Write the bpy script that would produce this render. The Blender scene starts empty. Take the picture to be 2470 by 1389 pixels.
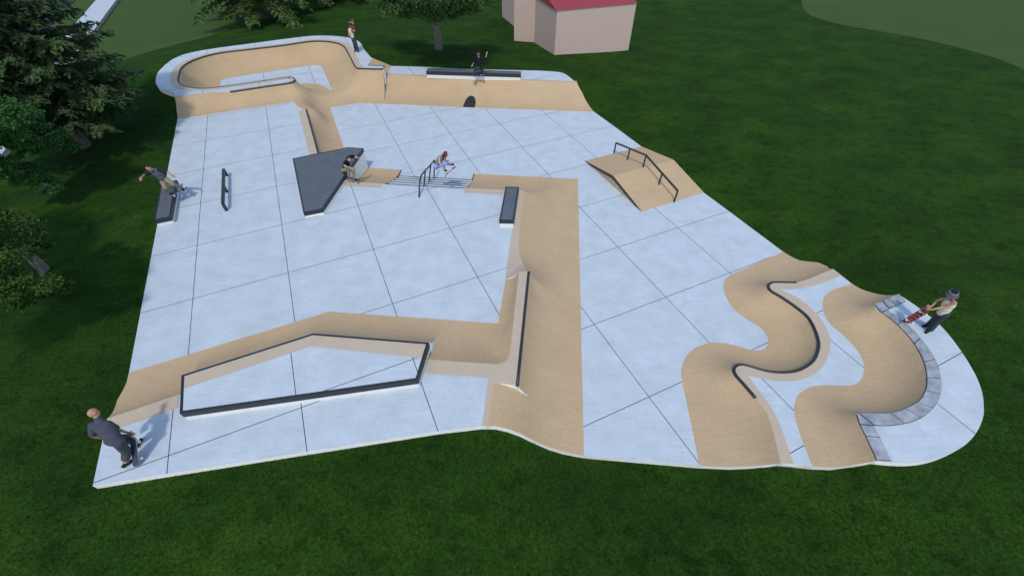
import bpy, bmesh, math, random
import numpy as np
from mathutils import Vector, Matrix
from mathutils.geometry import delaunay_2d_cdt
random.seed(7); rng = np.random.default_rng(7)
scene = bpy.context.scene
col = scene.collection

# ------------------------------------------------------------------ camera
S = 3.0 / 0.28509666                 # camera height over the upper plaza: the slab joints are 3 m apart
CAMZ = S + 0.79
PITCH, ROLL, FPX = 0.80498719, -0.00343254, 1034.938
W0, H0 = 2470.0, 1389.0
fw = Vector((0, math.cos(PITCH), -math.sin(PITCH)))
rt0 = Vector((1, 0, 0)); up0 = rt0.cross(fw)
rt = math.cos(ROLL) * rt0 + math.sin(ROLL) * up0
up = -math.sin(ROLL) * rt0 + math.cos(ROLL) * up0
cam = bpy.data.cameras.new("camera"); camo = bpy.data.objects.new("camera", cam); col.objects.link(camo)
camo.matrix_world = Matrix(((rt.x, up.x, -fw.x, 0), (rt.y, up.y, -fw.y, 0), (rt.z, up.z, -fw.z, CAMZ), (0, 0, 0, 1)))
cam.sensor_fit = 'HORIZONTAL'; cam.sensor_width = 36; cam.lens = 36 * FPX / W0
cam.clip_end = 1500; cam.clip_start = 0.1
scene.camera = camo

# ------------------------------------------------------------------ world, sun, exposure
SUN_EL, SUN_DIR = math.radians(57), Vector((0.12, 1.0))     # shadows run away from the camera
w = bpy.data.worlds.new("World"); scene.world = w; w.use_nodes = True
nt = w.node_tree; bg = nt.nodes["Background"]
sky = nt.nodes.new("ShaderNodeTexSky"); sky.sky_type = 'NISHITA'; sky.sun_disc = False
sky.sun_elevation = SUN_EL; sky.sun_rotation = math.pi; sky.altitude = 0; sky.air_density = 1.0; sky.dust_density = 1.0; sky.ozone_density = 1.0
nt.links.new(sky.outputs[0], bg.inputs[0]); bg.inputs[1].default_value = 0.15
sl = bpy.data.lights.new("sun", 'SUN'); sl.energy = 1.35; sl.angle = math.radians(4.0); sl.color = (1.0, 0.93, 0.84)
so = bpy.data.objects.new("sun", sl); col.objects.link(so)
d = Vector((SUN_DIR.x, SUN_DIR.y, 0)).normalized() * math.cos(SUN_EL) + Vector((0, 0, -math.sin(SUN_EL)))
so.rotation_euler = d.to_track_quat('-Z', 'Y').to_euler()
scene.view_settings.view_transform = 'Standard'; scene.view_settings.look = 'None'
scene.view_settings.exposure = 0.5; scene.view_settings.gamma = 1.0

# ------------------------------------------------------------------ levels (m) measured from the joint grid
Z0, ZU, ZN, ZP, ZS, ZR, ZB, ZBF, ZF = 0.0, 0.79, 1.25, 1.60, 0.58, 1.2, 1.45, 0.30, 0.90
ZG = 0.3                              # far lawn level
GO = Vector((-1.36314495 * S, 1.69835995 * S)); GTH = 0.42530291

def P(u, v, z):
    """plan position of a surveyed point of known height z"""
    r = rt * ((u - W0 / 2) / FPX) - up * ((v - H0 / 2) / FPX) + fw
    t = (z - CAMZ) / r.z
    return Vector((r.x * t, r.y * t, z))
def PL(pts, z=None):
    return [P(p[0], p[1], p[2] if len(p) > 2 else z) for p in pts]

# ------------------------------------------------------------------ materials
def mat(name, base, rough=0.8, var=0.0, scale=3.0, metal=0.0, bump=0.0, bscale=60.0, spec=0.3, detail=5.0, fn=None, var2=0.0, scale2=0.4):
    m = bpy.data.materials.new(name); m.use_nodes = True
    n = m.node_tree; b = n.nodes["Principled BSDF"]
    b.inputs["Roughness"].default_value = rough; b.inputs["Metallic"].default_value = metal
    b.inputs["Specular IOR Level"].default_value = spec
    b.inputs["Base Color"].default_value = (*base, 1)
    out = None
    geo = n.nodes.new("ShaderNodeNewGeometry")
    rgb = n.nodes.new("ShaderNodeRGB"); rgb.outputs[0].default_value = (*base, 1); out = rgb.outputs[0]
    for v, s in ((var, scale), (var2, scale2)):
        if v:
            tx = n.nodes.new("ShaderNodeTexNoise"); tx.inputs["Scale"].default_value = s; tx.inputs["Detail"].default_value = detail
            n.links.new(geo.outputs["Position"], tx.inputs["Vector"])
            mr = n.nodes.new("ShaderNodeMapRange"); mr.inputs["From Min"].default_value = 0.3; mr.inputs["From Max"].default_value = 0.7
            mr.inputs["To Min"].default_value = 1 - v; mr.inputs["To Max"].default_value = 1 + v
            n.links.new(tx.outputs["Fac"], mr.inputs["Value"])
            vm = n.nodes.new("ShaderNodeVectorMath"); vm.operation = 'SCALE'
            n.links.new(out, vm.inputs[0]); n.links.new(mr.outputs[0], vm.inputs["Scale"]); out = vm.outputs[0]
    if fn: out = fn(n, geo, out)
    n.links.new(out, b.inputs["Base Color"])
    if bump:
        tx = n.nodes.new("ShaderNodeTexNoise"); tx.inputs["Scale"].default_value = bscale; tx.inputs["Detail"].default_value = 4
        n.links.new(geo.outputs["Position"], tx.inputs["Vector"])
        bp = n.nodes.new("ShaderNodeBump"); bp.inputs["Strength"].default_value = bump; bp.inputs["Distance"].default_value = 0.02
        n.links.new(tx.outputs["Fac"], bp.inputs["Height"]); n.links.new(bp.outputs[0], b.inputs["Normal"])
    return m
def mnode(n, op, a, b=None):
    q = n.nodes.new("ShaderNodeMath"); q.operation = op
    for i, x in enumerate((a, b)):
        if x is None: continue
        if isinstance(x, (int, float)): q.inputs[i].default_value = x
        else: n.links.new(x, q.inputs[i])
    return q.outputs[0]
def mixcol(n, fac, a, bcol):
    mx = n.nodes.new("ShaderNodeMix"); mx.data_type = 'RGBA'
    n.links.new(fac, mx.inputs[0]); n.links.new(a, mx.inputs[6])
    if isinstance(bcol, tuple): mx.inputs[7].default_value = (*bcol, 1)
    else: n.links.new(bcol, mx.inputs[7])
    return mx.outputs[2]
def grid_lines(n, geo, c, O, th, sp, half, colr):
    sx = n.nodes.new("ShaderNodeSeparateXYZ"); n.links.new(geo.outputs["Position"], sx.inputs[0])
    x = mnode(n, 'SUBTRACT', sx.outputs[0], O.x); y = mnode(n, 'SUBTRACT', sx.outputs[1], O.y)
    a = mnode(n, 'ADD', mnode(n, 'MULTIPLY', x, math.cos(th)), mnode(n, 'MULTIPLY', y, math.sin(th)))
    b = mnode(n, 'SUBTRACT', mnode(n, 'MULTIPLY', y, math.cos(th)), mnode(n, 'MULTIPLY', x, math.sin(th)))
    for k in (a, b):
        f = mnode(n, 'MULTIPLY', mnode(n, 'ABSOLUTE', mnode(n, 'SUBTRACT', mnode(n, 'FRACT', mnode(n, 'ADD', mnode(n, 'DIVIDE', k, sp), 0.5)), 0.5)), sp)
        c = mixcol(n, mnode(n, 'LESS_THAN', f, half), c, colr)
    return c
def joints(n, geo, c): return grid_lines(n, geo, c, GO, GTH, 3.0, 0.0105, (0.035, 0.045, 0.055))
def brushed(n, geo, c):
    # broom-finish streaks of the concrete
    mp = n.nodes.new("ShaderNodeMapping"); mp.inputs["Scale"].default_value = (1.2, 14, 1); n.links.new(geo.outputs["Position"], mp.inputs[0])
    tx = n.nodes.new("ShaderNodeTexNoise"); tx.inputs["Scale"].default_value = 1.2; tx.inputs["Detail"].default_value = 6; n.links.new(mp.outputs[0], tx.inputs[0])
    mr = n.nodes.new("ShaderNodeMapRange"); mr.inputs[1].default_value = .3; mr.inputs[2].default_value = .7; mr.inputs[3].default_value = .955; mr.inputs[4].default_value = 1.045
    n.links.new(tx.outputs["Fac"], mr.inputs[0])
    vm = n.nodes.new("ShaderNodeVectorMath"); vm.operation = 'SCALE'; n.links.new(c, vm.inputs[0]); n.links.new(mr.outputs[0], vm.inputs["Scale"])
    return vm.outputs[0]
M = {}
M['conc'] = mat('sky_tinted_concrete', (0.445, 0.515, 0.565), .75, .07, 1.6, bump=.10, bscale=30, var2=.035, scale2=9, fn=lambda n, g, c: joints(n, g, brushed(n, g, c)))  # blue sky reflection on the slab tops is put into the base colour
M['side'] = mat('lit_concrete_side', (0.80, 0.79, 0.74), .85, .05, 5)  # pale slab sides, brightened in colour for the stronger light on them
M['tan'] = mat('tan_concrete', (0.455, 0.332, 0.196), .8, .06, 14, bump=.10, bscale=30, var2=.05, scale2=.8, fn=brushed)
M['pink'] = mat('buff_concrete', (0.46, 0.38, 0.285), .8, .04, 3, bump=.06, bscale=30)
M['steel'] = mat('black_steel', (0.018, 0.022, 0.026), .5, .1, 6, spec=.5)
M['slate'] = mat('slate_concrete', (0.090, 0.110, 0.130), .75, .10, 3, bump=.15, bscale=50, var2=.07, scale2=14)
M['stone'] = mat('grey_stone', (0.27, 0.30, 0.33), .8, .30, 4, bump=.3, bscale=25, var2=.10, scale2=1.5)
M['white'] = mat('white_concrete', (0.70, 0.70, 0.67), .8, .03, 4)

# ------------------------------------------------------------------ object helpers
def tag(o, label=None, cat=None, group=None, kind=None):
    if label: o['label'] = label
    if cat: o['category'] = cat
    if group: o['group'] = group
    if kind: o['kind'] = kind
    return o
def thing(name, loc, label, cat, group=None, rz=0):
    o = bpy.data.objects.new(name, None); col.objects.link(o); o.location = loc; o.rotation_euler = (0, 0, rz)
    o.empty_display_size = .2
    o.matrix_basis = Matrix.Translation(Vector(loc)) @ Matrix.Rotation(rz, 4, 'Z')
    return tag(o, label, cat, group)
def mesh_obj(name, verts, faces, m, parent=None, smooth=False, mi=None):
    """verts in world metres; stored relative to the parent"""
    me = bpy.data.meshes.new(name)
    if parent is not None:
        off = parent.matrix_basis.inverted()
        pp = parent.parent
        while pp is not None: off = off @ pp.matrix_basis.inverted(); pp = pp.parent
        verts = [off @ Vector(v) for v in verts]
    me.from_pydata([tuple(v) for v in verts], [], faces)
    for mm in (m if isinstance(m, (list, tuple)) else [m]): me.materials.append(mm)
    if mi is not None: me.polygons.foreach_set('material_index', mi)
    if smooth: me.polygons.foreach_set('use_smooth', [True] * len(faces))
    me.update()
    o = bpy.data.objects.new(name, me); col.objects.link(o)
    if parent is not None: o.parent = parent
    return o

def cr(pts, n=8, closed=False):
    """smooth curve through points"""
    out = []; N = len(pts); rg = N if closed else N - 1
    for i in range(rg):
        p1, p2 = pts[i], pts[(i + 1) % N]
        p0 = pts[i - 1] if (i > 0 or closed) else p1 * 2 - p2
        p3 = pts[(i + 2) % N] if (i + 2 < N or closed) else p2 * 2 - p1
        for k in range(n):
            t = k / n
            out.append(0.5 * ((2 * p1) + (p2 - p0) * t + (2 * p0 - 5 * p1 + 4 * p2 - p3) * t * t + (3 * p1 - p0 - 3 * p2 + p3) * t ** 3))
    if not closed: out.append(pts[-1].copy())
    return out
def dens(pts, step=0.15, closed=False):
    out = []
    for i in range(len(pts) if closed else len(pts) - 1):
        a, b = pts[i], pts[(i + 1) % len(pts)]; k = max(1, int((b - a).length / step))
        for j in range(k): out.append(a.lerp(b, j / k))
    if not closed: out.append(pts[-1].copy())
    return out
def clean(pts, eps=0.004):
    out = []
    for p in pts:
        if not out or (p.xy - out[-1].xy).length > eps: out.append(p)
    if (out[0].xy - out[-1].xy).length < eps: out.pop()
    return out
def inside(poly, x, y):
    px = np.array([p.x for p in poly]); py = np.array([p.y for p in poly]); qx = np.roll(px, -1); qy = np.roll(py, -1)
    x = np.atleast_1d(x)[:, None]; y = np.atleast_1d(y)[:, None]
    c = ((py > y) != (qy > y)) & (x < (qx - px) * (y - py) / np.where(qy == py, 1e-12, qy - py) + px)
    return c.sum(1) % 2 == 1
def segdist(polys, x, y, power=6):
    """distance to a set of polylines and the heights there (blended by distance)"""
    x = np.atleast_1d(x); y = np.atleast_1d(y); best = np.full(x.shape, 1e9); wz = np.zeros(x.shape); ws = np.zeros(x.shape)
    for pl in polys:
        A = np.array([(p.x, p.y, p.z) for p in pl[:-1]]); B = np.array([(p.x, p.y, p.z) for p in pl[1:]])
        d = B - A; L = (d[:, :2] ** 2).sum(1) + 1e-12
        for s in range(0, len(x), 4000):
            xx = x[s:s + 4000, None]; yy = y[s:s + 4000, None]
            t = np.clip(((xx - A[:, 0]) * d[:, 0] + (yy - A[:, 1]) * d[:, 1]) / L, 0, 1)
            dd = np.hypot(A[:, 0] + t * d[:, 0] - xx, A[:, 1] + t * d[:, 1] - yy)
            i = dd.argmin(1); r = np.arange(len(i)); dm = dd[r, i]; zz = (A[:, 2] + t * d[:, 2])[r, i]
            wgt = 1 / (dm + 1e-4) ** power * 1.0
            wz[s:s + 4000] += wgt * zz; ws[s:s + 4000] += wgt
            best[s:s + 4000] = np.minimum(best[s:s + 4000], dm)
    return best, wz / ws
def prof(s, k):
    if k == 'smooth': return s * s * (3 - 2 * s)
    return (1 - np.sqrt(1 - (k * s) ** 2)) / (1 - math.sqrt(1 - k * k))
class Surf:
    def __init__(self, foot, top, k, power=3):
        self.F = foot; self.T = top; self.k = k; self.pw = power
    def z(self, x, y):
        dF, zF = segdist(self.F, x, y, self.pw)
        if isinstance(self.k, (list, tuple)):       # one profile per upper edge, blended by distance
            num = 0; den = 0
            for T, k in zip(self.T, self.k):
                dT, zT = segdist([T], x, y); h = zF + (zT - zF) * prof(dF / (dF + dT + 1e-9), k)
                wg = 1 / (dT + 1e-3) ** self.pw; num = num + wg * h; den = den + wg
            return num / den
        dT, zT = segdist(self.T, x, y, self.pw)
        s = dF / (dF + dT + 1e-9)
        return zF + (zT - zF) * prof(s, self.k)
    def side(self, pts, n=1):
        out = []
        for u, v in pts:
            z = 0.5
            for _ in range(60):
                p = P(u, v, z); z = .6 * z + .4 * float(self.z(np.array([p.x]), np.array([p.y]))[0])
            out.append(P(u, v, z))
        return out
def patch(name, outline, m, parent=None, surf=None, step=0.16, skirt=0.35, lift=0.006, holes=(), smooth=True, skm=None):
    """a sheet over the plan outline: flat (z of its outline) or shaped by surf, with a real edge below"""
    outline = clean(dens(clean(outline), .13, True) if surf else outline); N = len(outline)
    vs = [Vector((p.x, p.y)) for p in outline]; edges = [(i, (i + 1) % N) for i in range(N)]
    if surf:
        xs = [p.x for p in vs]; ys = [p.y for p in vs]
        gx, gy = np.meshgrid(np.arange(min(xs), max(xs), step), np.arange(min(ys), max(ys), step * .9))
        gx[::2] += step / 2
        gx = gx.ravel(); gy = gy.ravel(); ins = inside(outline, gx, gy); gx = gx[ins]; gy = gy[ins]
        ol = outline + [outline[0]]; dd, _ = segdist([ol], gx, gy); kp = dd > step * .45
        for x, y in zip(gx[kp], gy[kp]): vs.append(Vector((x, y)))
    faces = [list(range(N))]
    for h in holes:
        h = clean(h); b = len(vs); vs += [Vector((p.x, p.y)) for p in h]; edges += [(b + i, b + (i + 1) % len(h)) for i in range(len(h))]
    r = delaunay_2d_cdt(vs, edges, [], 0, 1e-5)
    V = r[0]; T = r[2]
    vx = np.array([v.x for v in V]); vy = np.array([v.y for v in V])
    T = [t for t in T]
    cx = np.array([sum(vx[i] for i in t) / len(t) for t in T]); cy = np.array([sum(vy[i] for i in t) / len(t) for t in T])
    ok = inside(outline, cx, cy)
    for h in holes: ok &= ~inside(h, cx, cy)
    T = [list(t) for t, o_ in zip(T, ok) if o_]
    if surf: zz = surf.z(vx, vy)
    else:
        _, zz = segdist([outline + [outline[0]]], vx, vy)
    verts = [Vector((x, y, z + lift)) for x, y, z in zip(vx, vy, zz)]
    # orient up
    for t in T:
        a, b, c = verts[t[0]], verts[t[1]], verts[t[2]]
        if (b - a).cross(c - a).z < 0: t.reverse()
    mi = [0] * len(T)
    # skirt under the border edges
    if skirt:
        cnt = {}
        for t in T:
            for i in range(len(t)):
                e = (t[i], t[(i + 1) % len(t)]); cnt[e] = 1
        low = {}
        sk = []
        for e in list(cnt):
            if (e[1], e[0]) not in cnt:
                for q in e:
                    if q not in low: low[q] = len(verts); verts.append(verts[q] - Vector((0, 0, skirt)))
                sk.append([e[1], e[0], low[e[0]], low[e[1]]])
        # separate vertices along the edge keep the arris crisp
        dupv = {}
        for f in sk:
            for j in (0, 1):
                q = f[j]
                if q not in dupv: dupv[q] = len(verts); verts.append(verts[q].copy())
                f[j] = dupv[q]
        T += sk; mi += [1] * len(sk)
    return mesh_obj(name, verts, T, [m, skm or M['side']], parent, smooth, mi)
def ribbon(name, pl, w, side, m, parent=None, lift=0.010, h=0.0):
    """flat strip of width w along a polyline, on its left (side=1) or right (-1)"""
    pl = [p for i, p in enumerate(pl) if i == 0 or (p - pl[i - 1]).length > 1e-4]
    vs = []
    for i, p in enumerate(pl):
        a = pl[max(0, i - 1)]; b = pl[min(len(pl) - 1, i + 1)]
        t = (b.xy - a.xy).normalized(); nrm = Vector((-t.y, t.x)) * side
        vs += [Vector((p.x, p.y, p.z + lift)), Vector((p.x + nrm.x * w, p.y + nrm.y * w, p.z + lift))]
    fs = []
    for i in range(len(pl) - 1):
        f = [2 * i, 2 * i + 2, 2 * i + 3, 2 * i + 1]
        if (vs[f[1]] - vs[f[0]]).cross(vs[f[2]] - vs[f[0]]).z < 0: f.reverse()
        fs.append(f)
    return mesh_obj(name, vs, fs, m, parent)
def tube(pts, r, n=8, box=False):
    """tube or square bar along a polyline -> verts, faces"""
    vs, fs = [], []; pts = [Vector(p) for i, p in enumerate(pts) if i == 0 or (Vector(p) - Vector(pts[i - 1])).length > 1e-5]
    if box: n = 4
    upv = None
    for i, p in enumerate(pts):
        a = pts[max(0, i - 1)]; b = pts[min(len(pts) - 1, i + 1)]
        t = (b - a).normalized()
        if 0 < i < len(pts) - 1:
            t1 = (p - a).normalized(); t2 = (b - p).normalized(); t = (t1 + t2).normalized(); sc = 1 / max(.35, t.dot(t1))
        else: sc = 1
        ref = Vector((0, 0, 1)) if abs(t.z) < .95 else Vector((0, 1, 0))
        if upv is not None and abs(t.z) >= .95: ref = upv
        s = t.cross(ref).normalized(); u_ = s.cross(t).normalized(); upv = u_ if abs(t.z) < .95 else upv
        for k in range(n):
            an = 2 * math.pi * (k + .5) / n; rr = r * (1.414 if box else 1)
            vs.append(p + s * math.cos(an) * rr + u_ * math.sin(an) * rr * (sc if box else 1))
    for i in range(len(pts) - 1):
        for k in range(n):
            fs.append([i * n + k, i * n + (k + 1) % n, (i + 1) * n + (k + 1) % n, (i + 1) * n + k])
    fs.append(list(range(n))[::-1]); fs.append([(len(pts) - 1) * n + k for k in range(n)])
    return vs, fs
def merge(*parts):
    V, F = [], []
    for v, f in parts:
        b = len(V); V += list(v); F += [[i + b for i in q] for q in f]
    return V, F
def prism(poly, z0, z1):
    n = len(poly); a = sum(poly[i].x * poly[(i + 1) % n].y - poly[(i + 1) % n].x * poly[i].y for i in range(n))
    if a < 0: poly = poly[::-1]
    V = [Vector((p.x, p.y, z0)) for p in poly] + [Vector((p.x, p.y, z1)) for p in poly]
    F = [list(range(n))[::-1], list(range(n, 2 * n))] + [[i, (i + 1) % n, n + (i + 1) % n, n + i] for i in range(n)]
    return V, F
def boxm(c, sx, sy, sz, rz=0):
    q = [Vector((x * sx / 2, y * sy / 2)) for x, y in ((-1, -1), (1, -1), (1, 1), (-1, 1))]
    cs, sn = math.cos(rz), math.sin(rz)
    poly = [Vector((c[0] + p.x * cs - p.y * sn, c[1] + p.x * sn + p.y * cs)) for p in q]
    return prism(poly, c[2] - sz / 2, c[2] + sz / 2)
def offset(poly, dd):
    """mitred offset (positive = outwards)"""
    n = len(poly); a = sum(poly[i].x * poly[(i + 1) % n].y - poly[(i + 1) % n].x * poly[i].y for i in range(n)); sg = 1 if a > 0 else -1
    out = []
    for i in range(n):
        p0, p1, p2 = poly[i - 1].xy, poly[i].xy, poly[(i + 1) % n].xy
        t1 = (p1 - p0).normalized(); t2 = (p2 - p1).normalized()
        n1 = Vector((t1.y, -t1.x)) * sg; n2 = Vector((t2.y, -t2.x)) * sg; b = (n1 + n2).normalized(); k = dd / max(.3, b.dot(n1))
        q = p1 + b * k; out.append(Vector((q.x, q.y, poly[i].z)))
    return out
def near(pl, p):
    best = None
    for a, b in zip(pl[:-1], pl[1:]):
        d_ = b - a; t = max(0, min(1, (p.xy - a.xy).dot(d_.xy) / d_.xy.length_squared)); q = a + d_ * t
        if best is None or (q.xy - p.xy).length < best[0]: best = ((q.xy - p.xy).length, q)
    return best[1]

# ================================================================== the plan of the skatepark
# lower plaza east foot line of the long bank
EL = PL([(1393.9, 432), (1408.6, 1098.6)], Z0)
# ---- S-shaped wall between lower plaza and S deck
sfoot = cr(PL([(1780, 655), (1758, 666.2), (1745.7, 682.6), (1745.7, 699), (1752.7, 719.6), (1772.4, 748.3), (1805, 773), (1829.9, 787.3), (1846.3, 803.7), (1853.3, 822.2), (1848.4, 836.6), (1834, 844.8), (1809.4, 843.5), (1776.5, 833.7), (1739.6, 827), (1706.7, 828.4), (1678, 838.6), (1657.5, 857), (1646, 879.7), (1643, 900), (1646, 924.8), (1653.4, 957.7), (1669.8, 1035.7), (1687, 1122.7)], Z0), 4)
sfoot = [P(1889.4, 607.5, Z0)] + sfoot
scop = cr(PL([(1920, 681), (1895.6, 681), (1866.8, 680.6), (1857, 684.2), (1853.7, 691), (1861, 702), (1887.4, 717.5), (1920, 740), (1949, 764.7), (1965.4, 793.5), (1974.4, 822), (1973.6, 842.7), (1963.3, 867.4), (1940.7, 885.8), (1916, 895.3), (1883, 898), (1846.3, 894), (1813.5, 884.5), (1790, 879), (1776, 882), (1770.4, 892), (1776.5, 906), (1797, 929), (1823, 959.3)], ZS), 4)
stop_lo = cr(PL([(1823, 959.3), (1846, 990.5), (1862.7, 1031.6), (1872, 1070), (1883, 1117)], ZS), 4)
stop_hi = cr(PL([(2010, 649), (1985, 658.5), (1955, 671), (1935, 678), (1920, 681)], ZS), 4)
stop = stop_hi[:-1] + scop + stop_lo[1:]
SS = Surf([dens(sfoot)], [dens(stop)], .9)
s_bot = SS.side([(1764, 1126), (1805, 1124.5), (1846, 1121)])
s_top = SS.side([(1994, 642), (1973.6, 633.4), (1949, 631), (1928.4, 628.4), (1912, 621)])
# ---- second wall between S deck and right deck
rfoot = cr(PL([(2055.7, 684.7), (2027, 693), (2002.3, 703), (1988, 717.5), (1984.6, 736), (1988, 756.5), (2002.3, 781), (2027, 803.7), (2051.6, 826.3), (2074, 855), (2083.6, 879.7), (2082.3, 904.3), (2072, 920.7), (2051.6, 929.8), (2022.8, 930), (1985.9, 929), (1957, 933), (1932.5, 945.4), (1920, 961.8), (1916, 982.3), (1918, 1007), (1928.4, 1043.9), (1959, 1125)], ZS), 4)
rtopA = PL([(2166.5, 709.3), (2112, 732.5)], ZR)
rtopB = cr(PL([(2112, 732.5), (2109, 738), (2112, 744), (2125.5, 754.5), (2158.3, 779), (2195.2, 818), (2219.9, 857), (2232, 892), (2234, 924.8), (2229, 945.4), (2215.8, 965.9), (2191, 981), (2162.4, 992.6), (2133.7, 997.5), (2092.6, 996.7), (2070, 997), (2065.5, 1002.8), (2072, 1023.3), (2088.5, 1056.2), (2113, 1110.8)], ZR), 4)
rtop = rtopA[:-1] + rtopB
RS = Surf([dens(rfoot)], [dens(rtop)], .93)
r_bot = RS.side([(2010, 1127), (2072, 1118.5)])
r_top = RS.side([(2129.6, 711.5), (2105, 706.4), (2076.2, 697)])
# ---- decks of the right wing
rd_edge = cr(PL([(2166.5, 709.3), (2215.8, 742), (2273, 789.4), (2318.4, 846.8), (2351, 900), (2367.6, 941), (2372.6, 974), (2371, 1007), (2353, 1046), (2322.5, 1076.7), (2277.3, 1099), (2232, 1111.6), (2187, 1115.7), (2139.8, 1113.7), (2113, 1110.8)], ZR), 5)
# ---- front right of the near deck
N_front = PL([(1162, 1027.3), (1056.5, 1039.7), (740, 1089), (402, 1142.3), (223.5, 1171.5)], ZN)
roll_top = PL([(1190.8, 924), (1176.4, 1027.3)], ZN)
coping_spine = PL([(1275.4, 655.8), (1247.7, 929.4)], ZN)
eS = near(EL, coping_spine[1]); eN = near(EL, coping_spine[0])
SP_a = cr(PL([(1251, 597, ZU), (1253.5, 612, ZU), (1259, 630, .86), (1266, 644, 1.03), (1275.4, 655.8, ZN)]), 4)
be_top = PL([(1264.3, 460.6), (1253.5, 546.8)], ZU) + SP_a
QS = Surf([dens(EL)], [dens(be_top), dens(coping_spine)], (.35, .93), 3)
class RollSurf(Surf):
    """follows the quarter pipe low down, then eases over onto the deck"""
    def __init__(self): pass
    def z(self, x, y):
        d, _ = segdist([EL], x, y); dT, _ = segdist([dens(roll_top)], x, y)
        Dc = (near(EL, coping_spine[1]).xy - coping_spine[1].xy).length; c = .80
        Dt = np.maximum(d + dT, Dc * 1.05); L = Dt - c * Dc
        z0 = ZN * float(prof(np.array([c]), .93)[0]); k = .93; sl0 = ZN * k * k * c / math.sqrt(1 - (k * c) ** 2) / (1 - math.sqrt(1 - k * k)) / Dc
        t = np.clip((d - c * Dc) / L, 0, 1)
        h = z0 * (2 * t ** 3 - 3 * t ** 2 + 1) + sl0 * L * (t ** 3 - 2 * t ** 2 + t) + ZN * (3 * t ** 2 - 2 * t ** 3)
        return np.where(d < c * Dc, ZN * prof(np.clip(d / Dc, 0, c), .93), h)
RO = RollSurf()
roll_side = RO.side([(1194, 1028), (1220, 1033.5), (1252, 1044.6), (1281, 1059), (1324, 1078), (1360, 1089)])
# ---- quarter pipe of the pentagonal ledge
pent_top = PL([(437.5, 904), (755.8, 803.2), (1035, 825.5), (1007.5, 916), (433, 997)], ZP)
foot_n = PL([(311, 898.6), (794, 751.7), (1201.6, 780), (1219.6, 673.8)], ZU)
f1 = near(foot_n[:2], pent_top[0]); f2 = near(foot_n[1:3], pent_top[2])
n_w = PL([(258.4, 1009.8), (431.5, 951.5)], ZN)
PQ = Surf([dens([f1, foot_n[1], f2])], [dens(pent_top[:3])], .93)
WB = Surf([dens([foot_n[0], f1])], [dens([n_w[0], n_w[1], n_w[1] + (n_w[1] - n_w[0]) * .15])], .9)
wb_side = WB.side([(305.7, 922.3), (283, 965)])
e_top = [P(1033, 867, ZN)] + PL([(1187, 878)], ZN) + cr(PL([(1187, 878), (1205, 877), (1219, 871), (1227.5, 860), (1231, 845)], ZN), 4)[1:] + PL([(1241, 750), (1252, 655.8)], ZN)
EBK = Surf([dens([f2, foot_n[2], foot_n[3]])], [dens([P(1015, 866, ZN)] + e_top)], .6)
# ---- north/east banks
n2_top = PL([(1122.5, 453.5), (1264.3, 460.6)], ZU); n2_foot = PL([(1143.9, 419.5), (1393.9, 432)], Z0)
N2 = Surf([dens(n2_foot)], [dens(n2_top)], .5)
w2_top = PL([(815, 436), (924, 443.3)], ZU); w2_foot = PL([(864, 403.5), (968.7, 410.4)], Z0)
W2 = Surf([dens(w2_foot)], [dens(w2_top)], .5)
# ---- bowl, spine and channel
bcopA = PL([(923, 167), (891.6, 166.4), (864, 165.8)], ZB) + cr(PL([(864, 165.8), (858, 162), (853.8, 155.8), (843.7, 135.7), (832, 115), (821, 107.5), (811, 104), (788.3, 100.4), (765.7, 99.6), (740.5, 101.3), (677.4, 110.5), (601.9, 119.3), (531.4, 128), (488.5, 138), (458.3, 149.5), (438, 163.4), (431.9, 178.5), (429.5, 191), (431.9, 201), (443, 207.4), (463.4, 212.5), (491, 214.2), (526.3, 211.2), (601.9, 201), (690, 187.8), (702.7, 187.3), (710.8, 191), (709.7, 195.6), (700, 200.4), (652.3, 207.4), (601.9, 215), (555.3, 222)], ZB), 4)[1:]
spine_w = PL([(555.3, 222), (526, 223.2), (506, 223), (491, 226), (455, 229.5), (420.5, 232.5)], ZB)
bfoot = PL([(428, 288.5), (704, 246)], ZU)
notch = cr(PL([(704, 246), (707.5, 246), (712, 251), (720, 258), (730, 263.3), (739, 265.4)], ZU), 3)
chan_top = PL([(739, 265.4), (768, 370), (776, 398)], ZU)
chan_foot = PL([(796, 260.4), (828, 352), (836, 375)], Z0)
pl_foot = PL([(923.8, 251.4), (904, 250.3), (866.5, 249), (796, 260.4)], Z0)
bfl_vis = cr(PL([(531, 207), (531.9, 198.6), (537.7, 192.3), (551.5, 188.5), (634.7, 176), (743, 159.6), (763, 158.3), (774.5, 160), (779.6, 167), (785.9, 183.5), (799.7, 214), (799.4, 217), (794.6, 216.3), (778.3, 207.4), (763, 202.4), (743, 202), (727.9, 201)], ZBF), 3)
hid = [P(x, y, ZB) for x, y in ((690, 187.8), (601.9, 201), (526.3, 211.2))]
hid = [Vector((p.x + .1, p.y + 1.25, ZBF)) for p in hid]
bfl = bfl_vis + hid
BW = Surf([dens(bfl + [bfl[0]]), dens(pl_foot), dens(chan_foot), dens(bfoot[:1] + notch)], [dens(bcopA), dens(spine_w), dens(chan_top)], .9, 3)
bw_side = BW.side([(426, 266)])
BWL = Surf([dens(bfoot)], [dens(spine_w + [])], .5)
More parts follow.
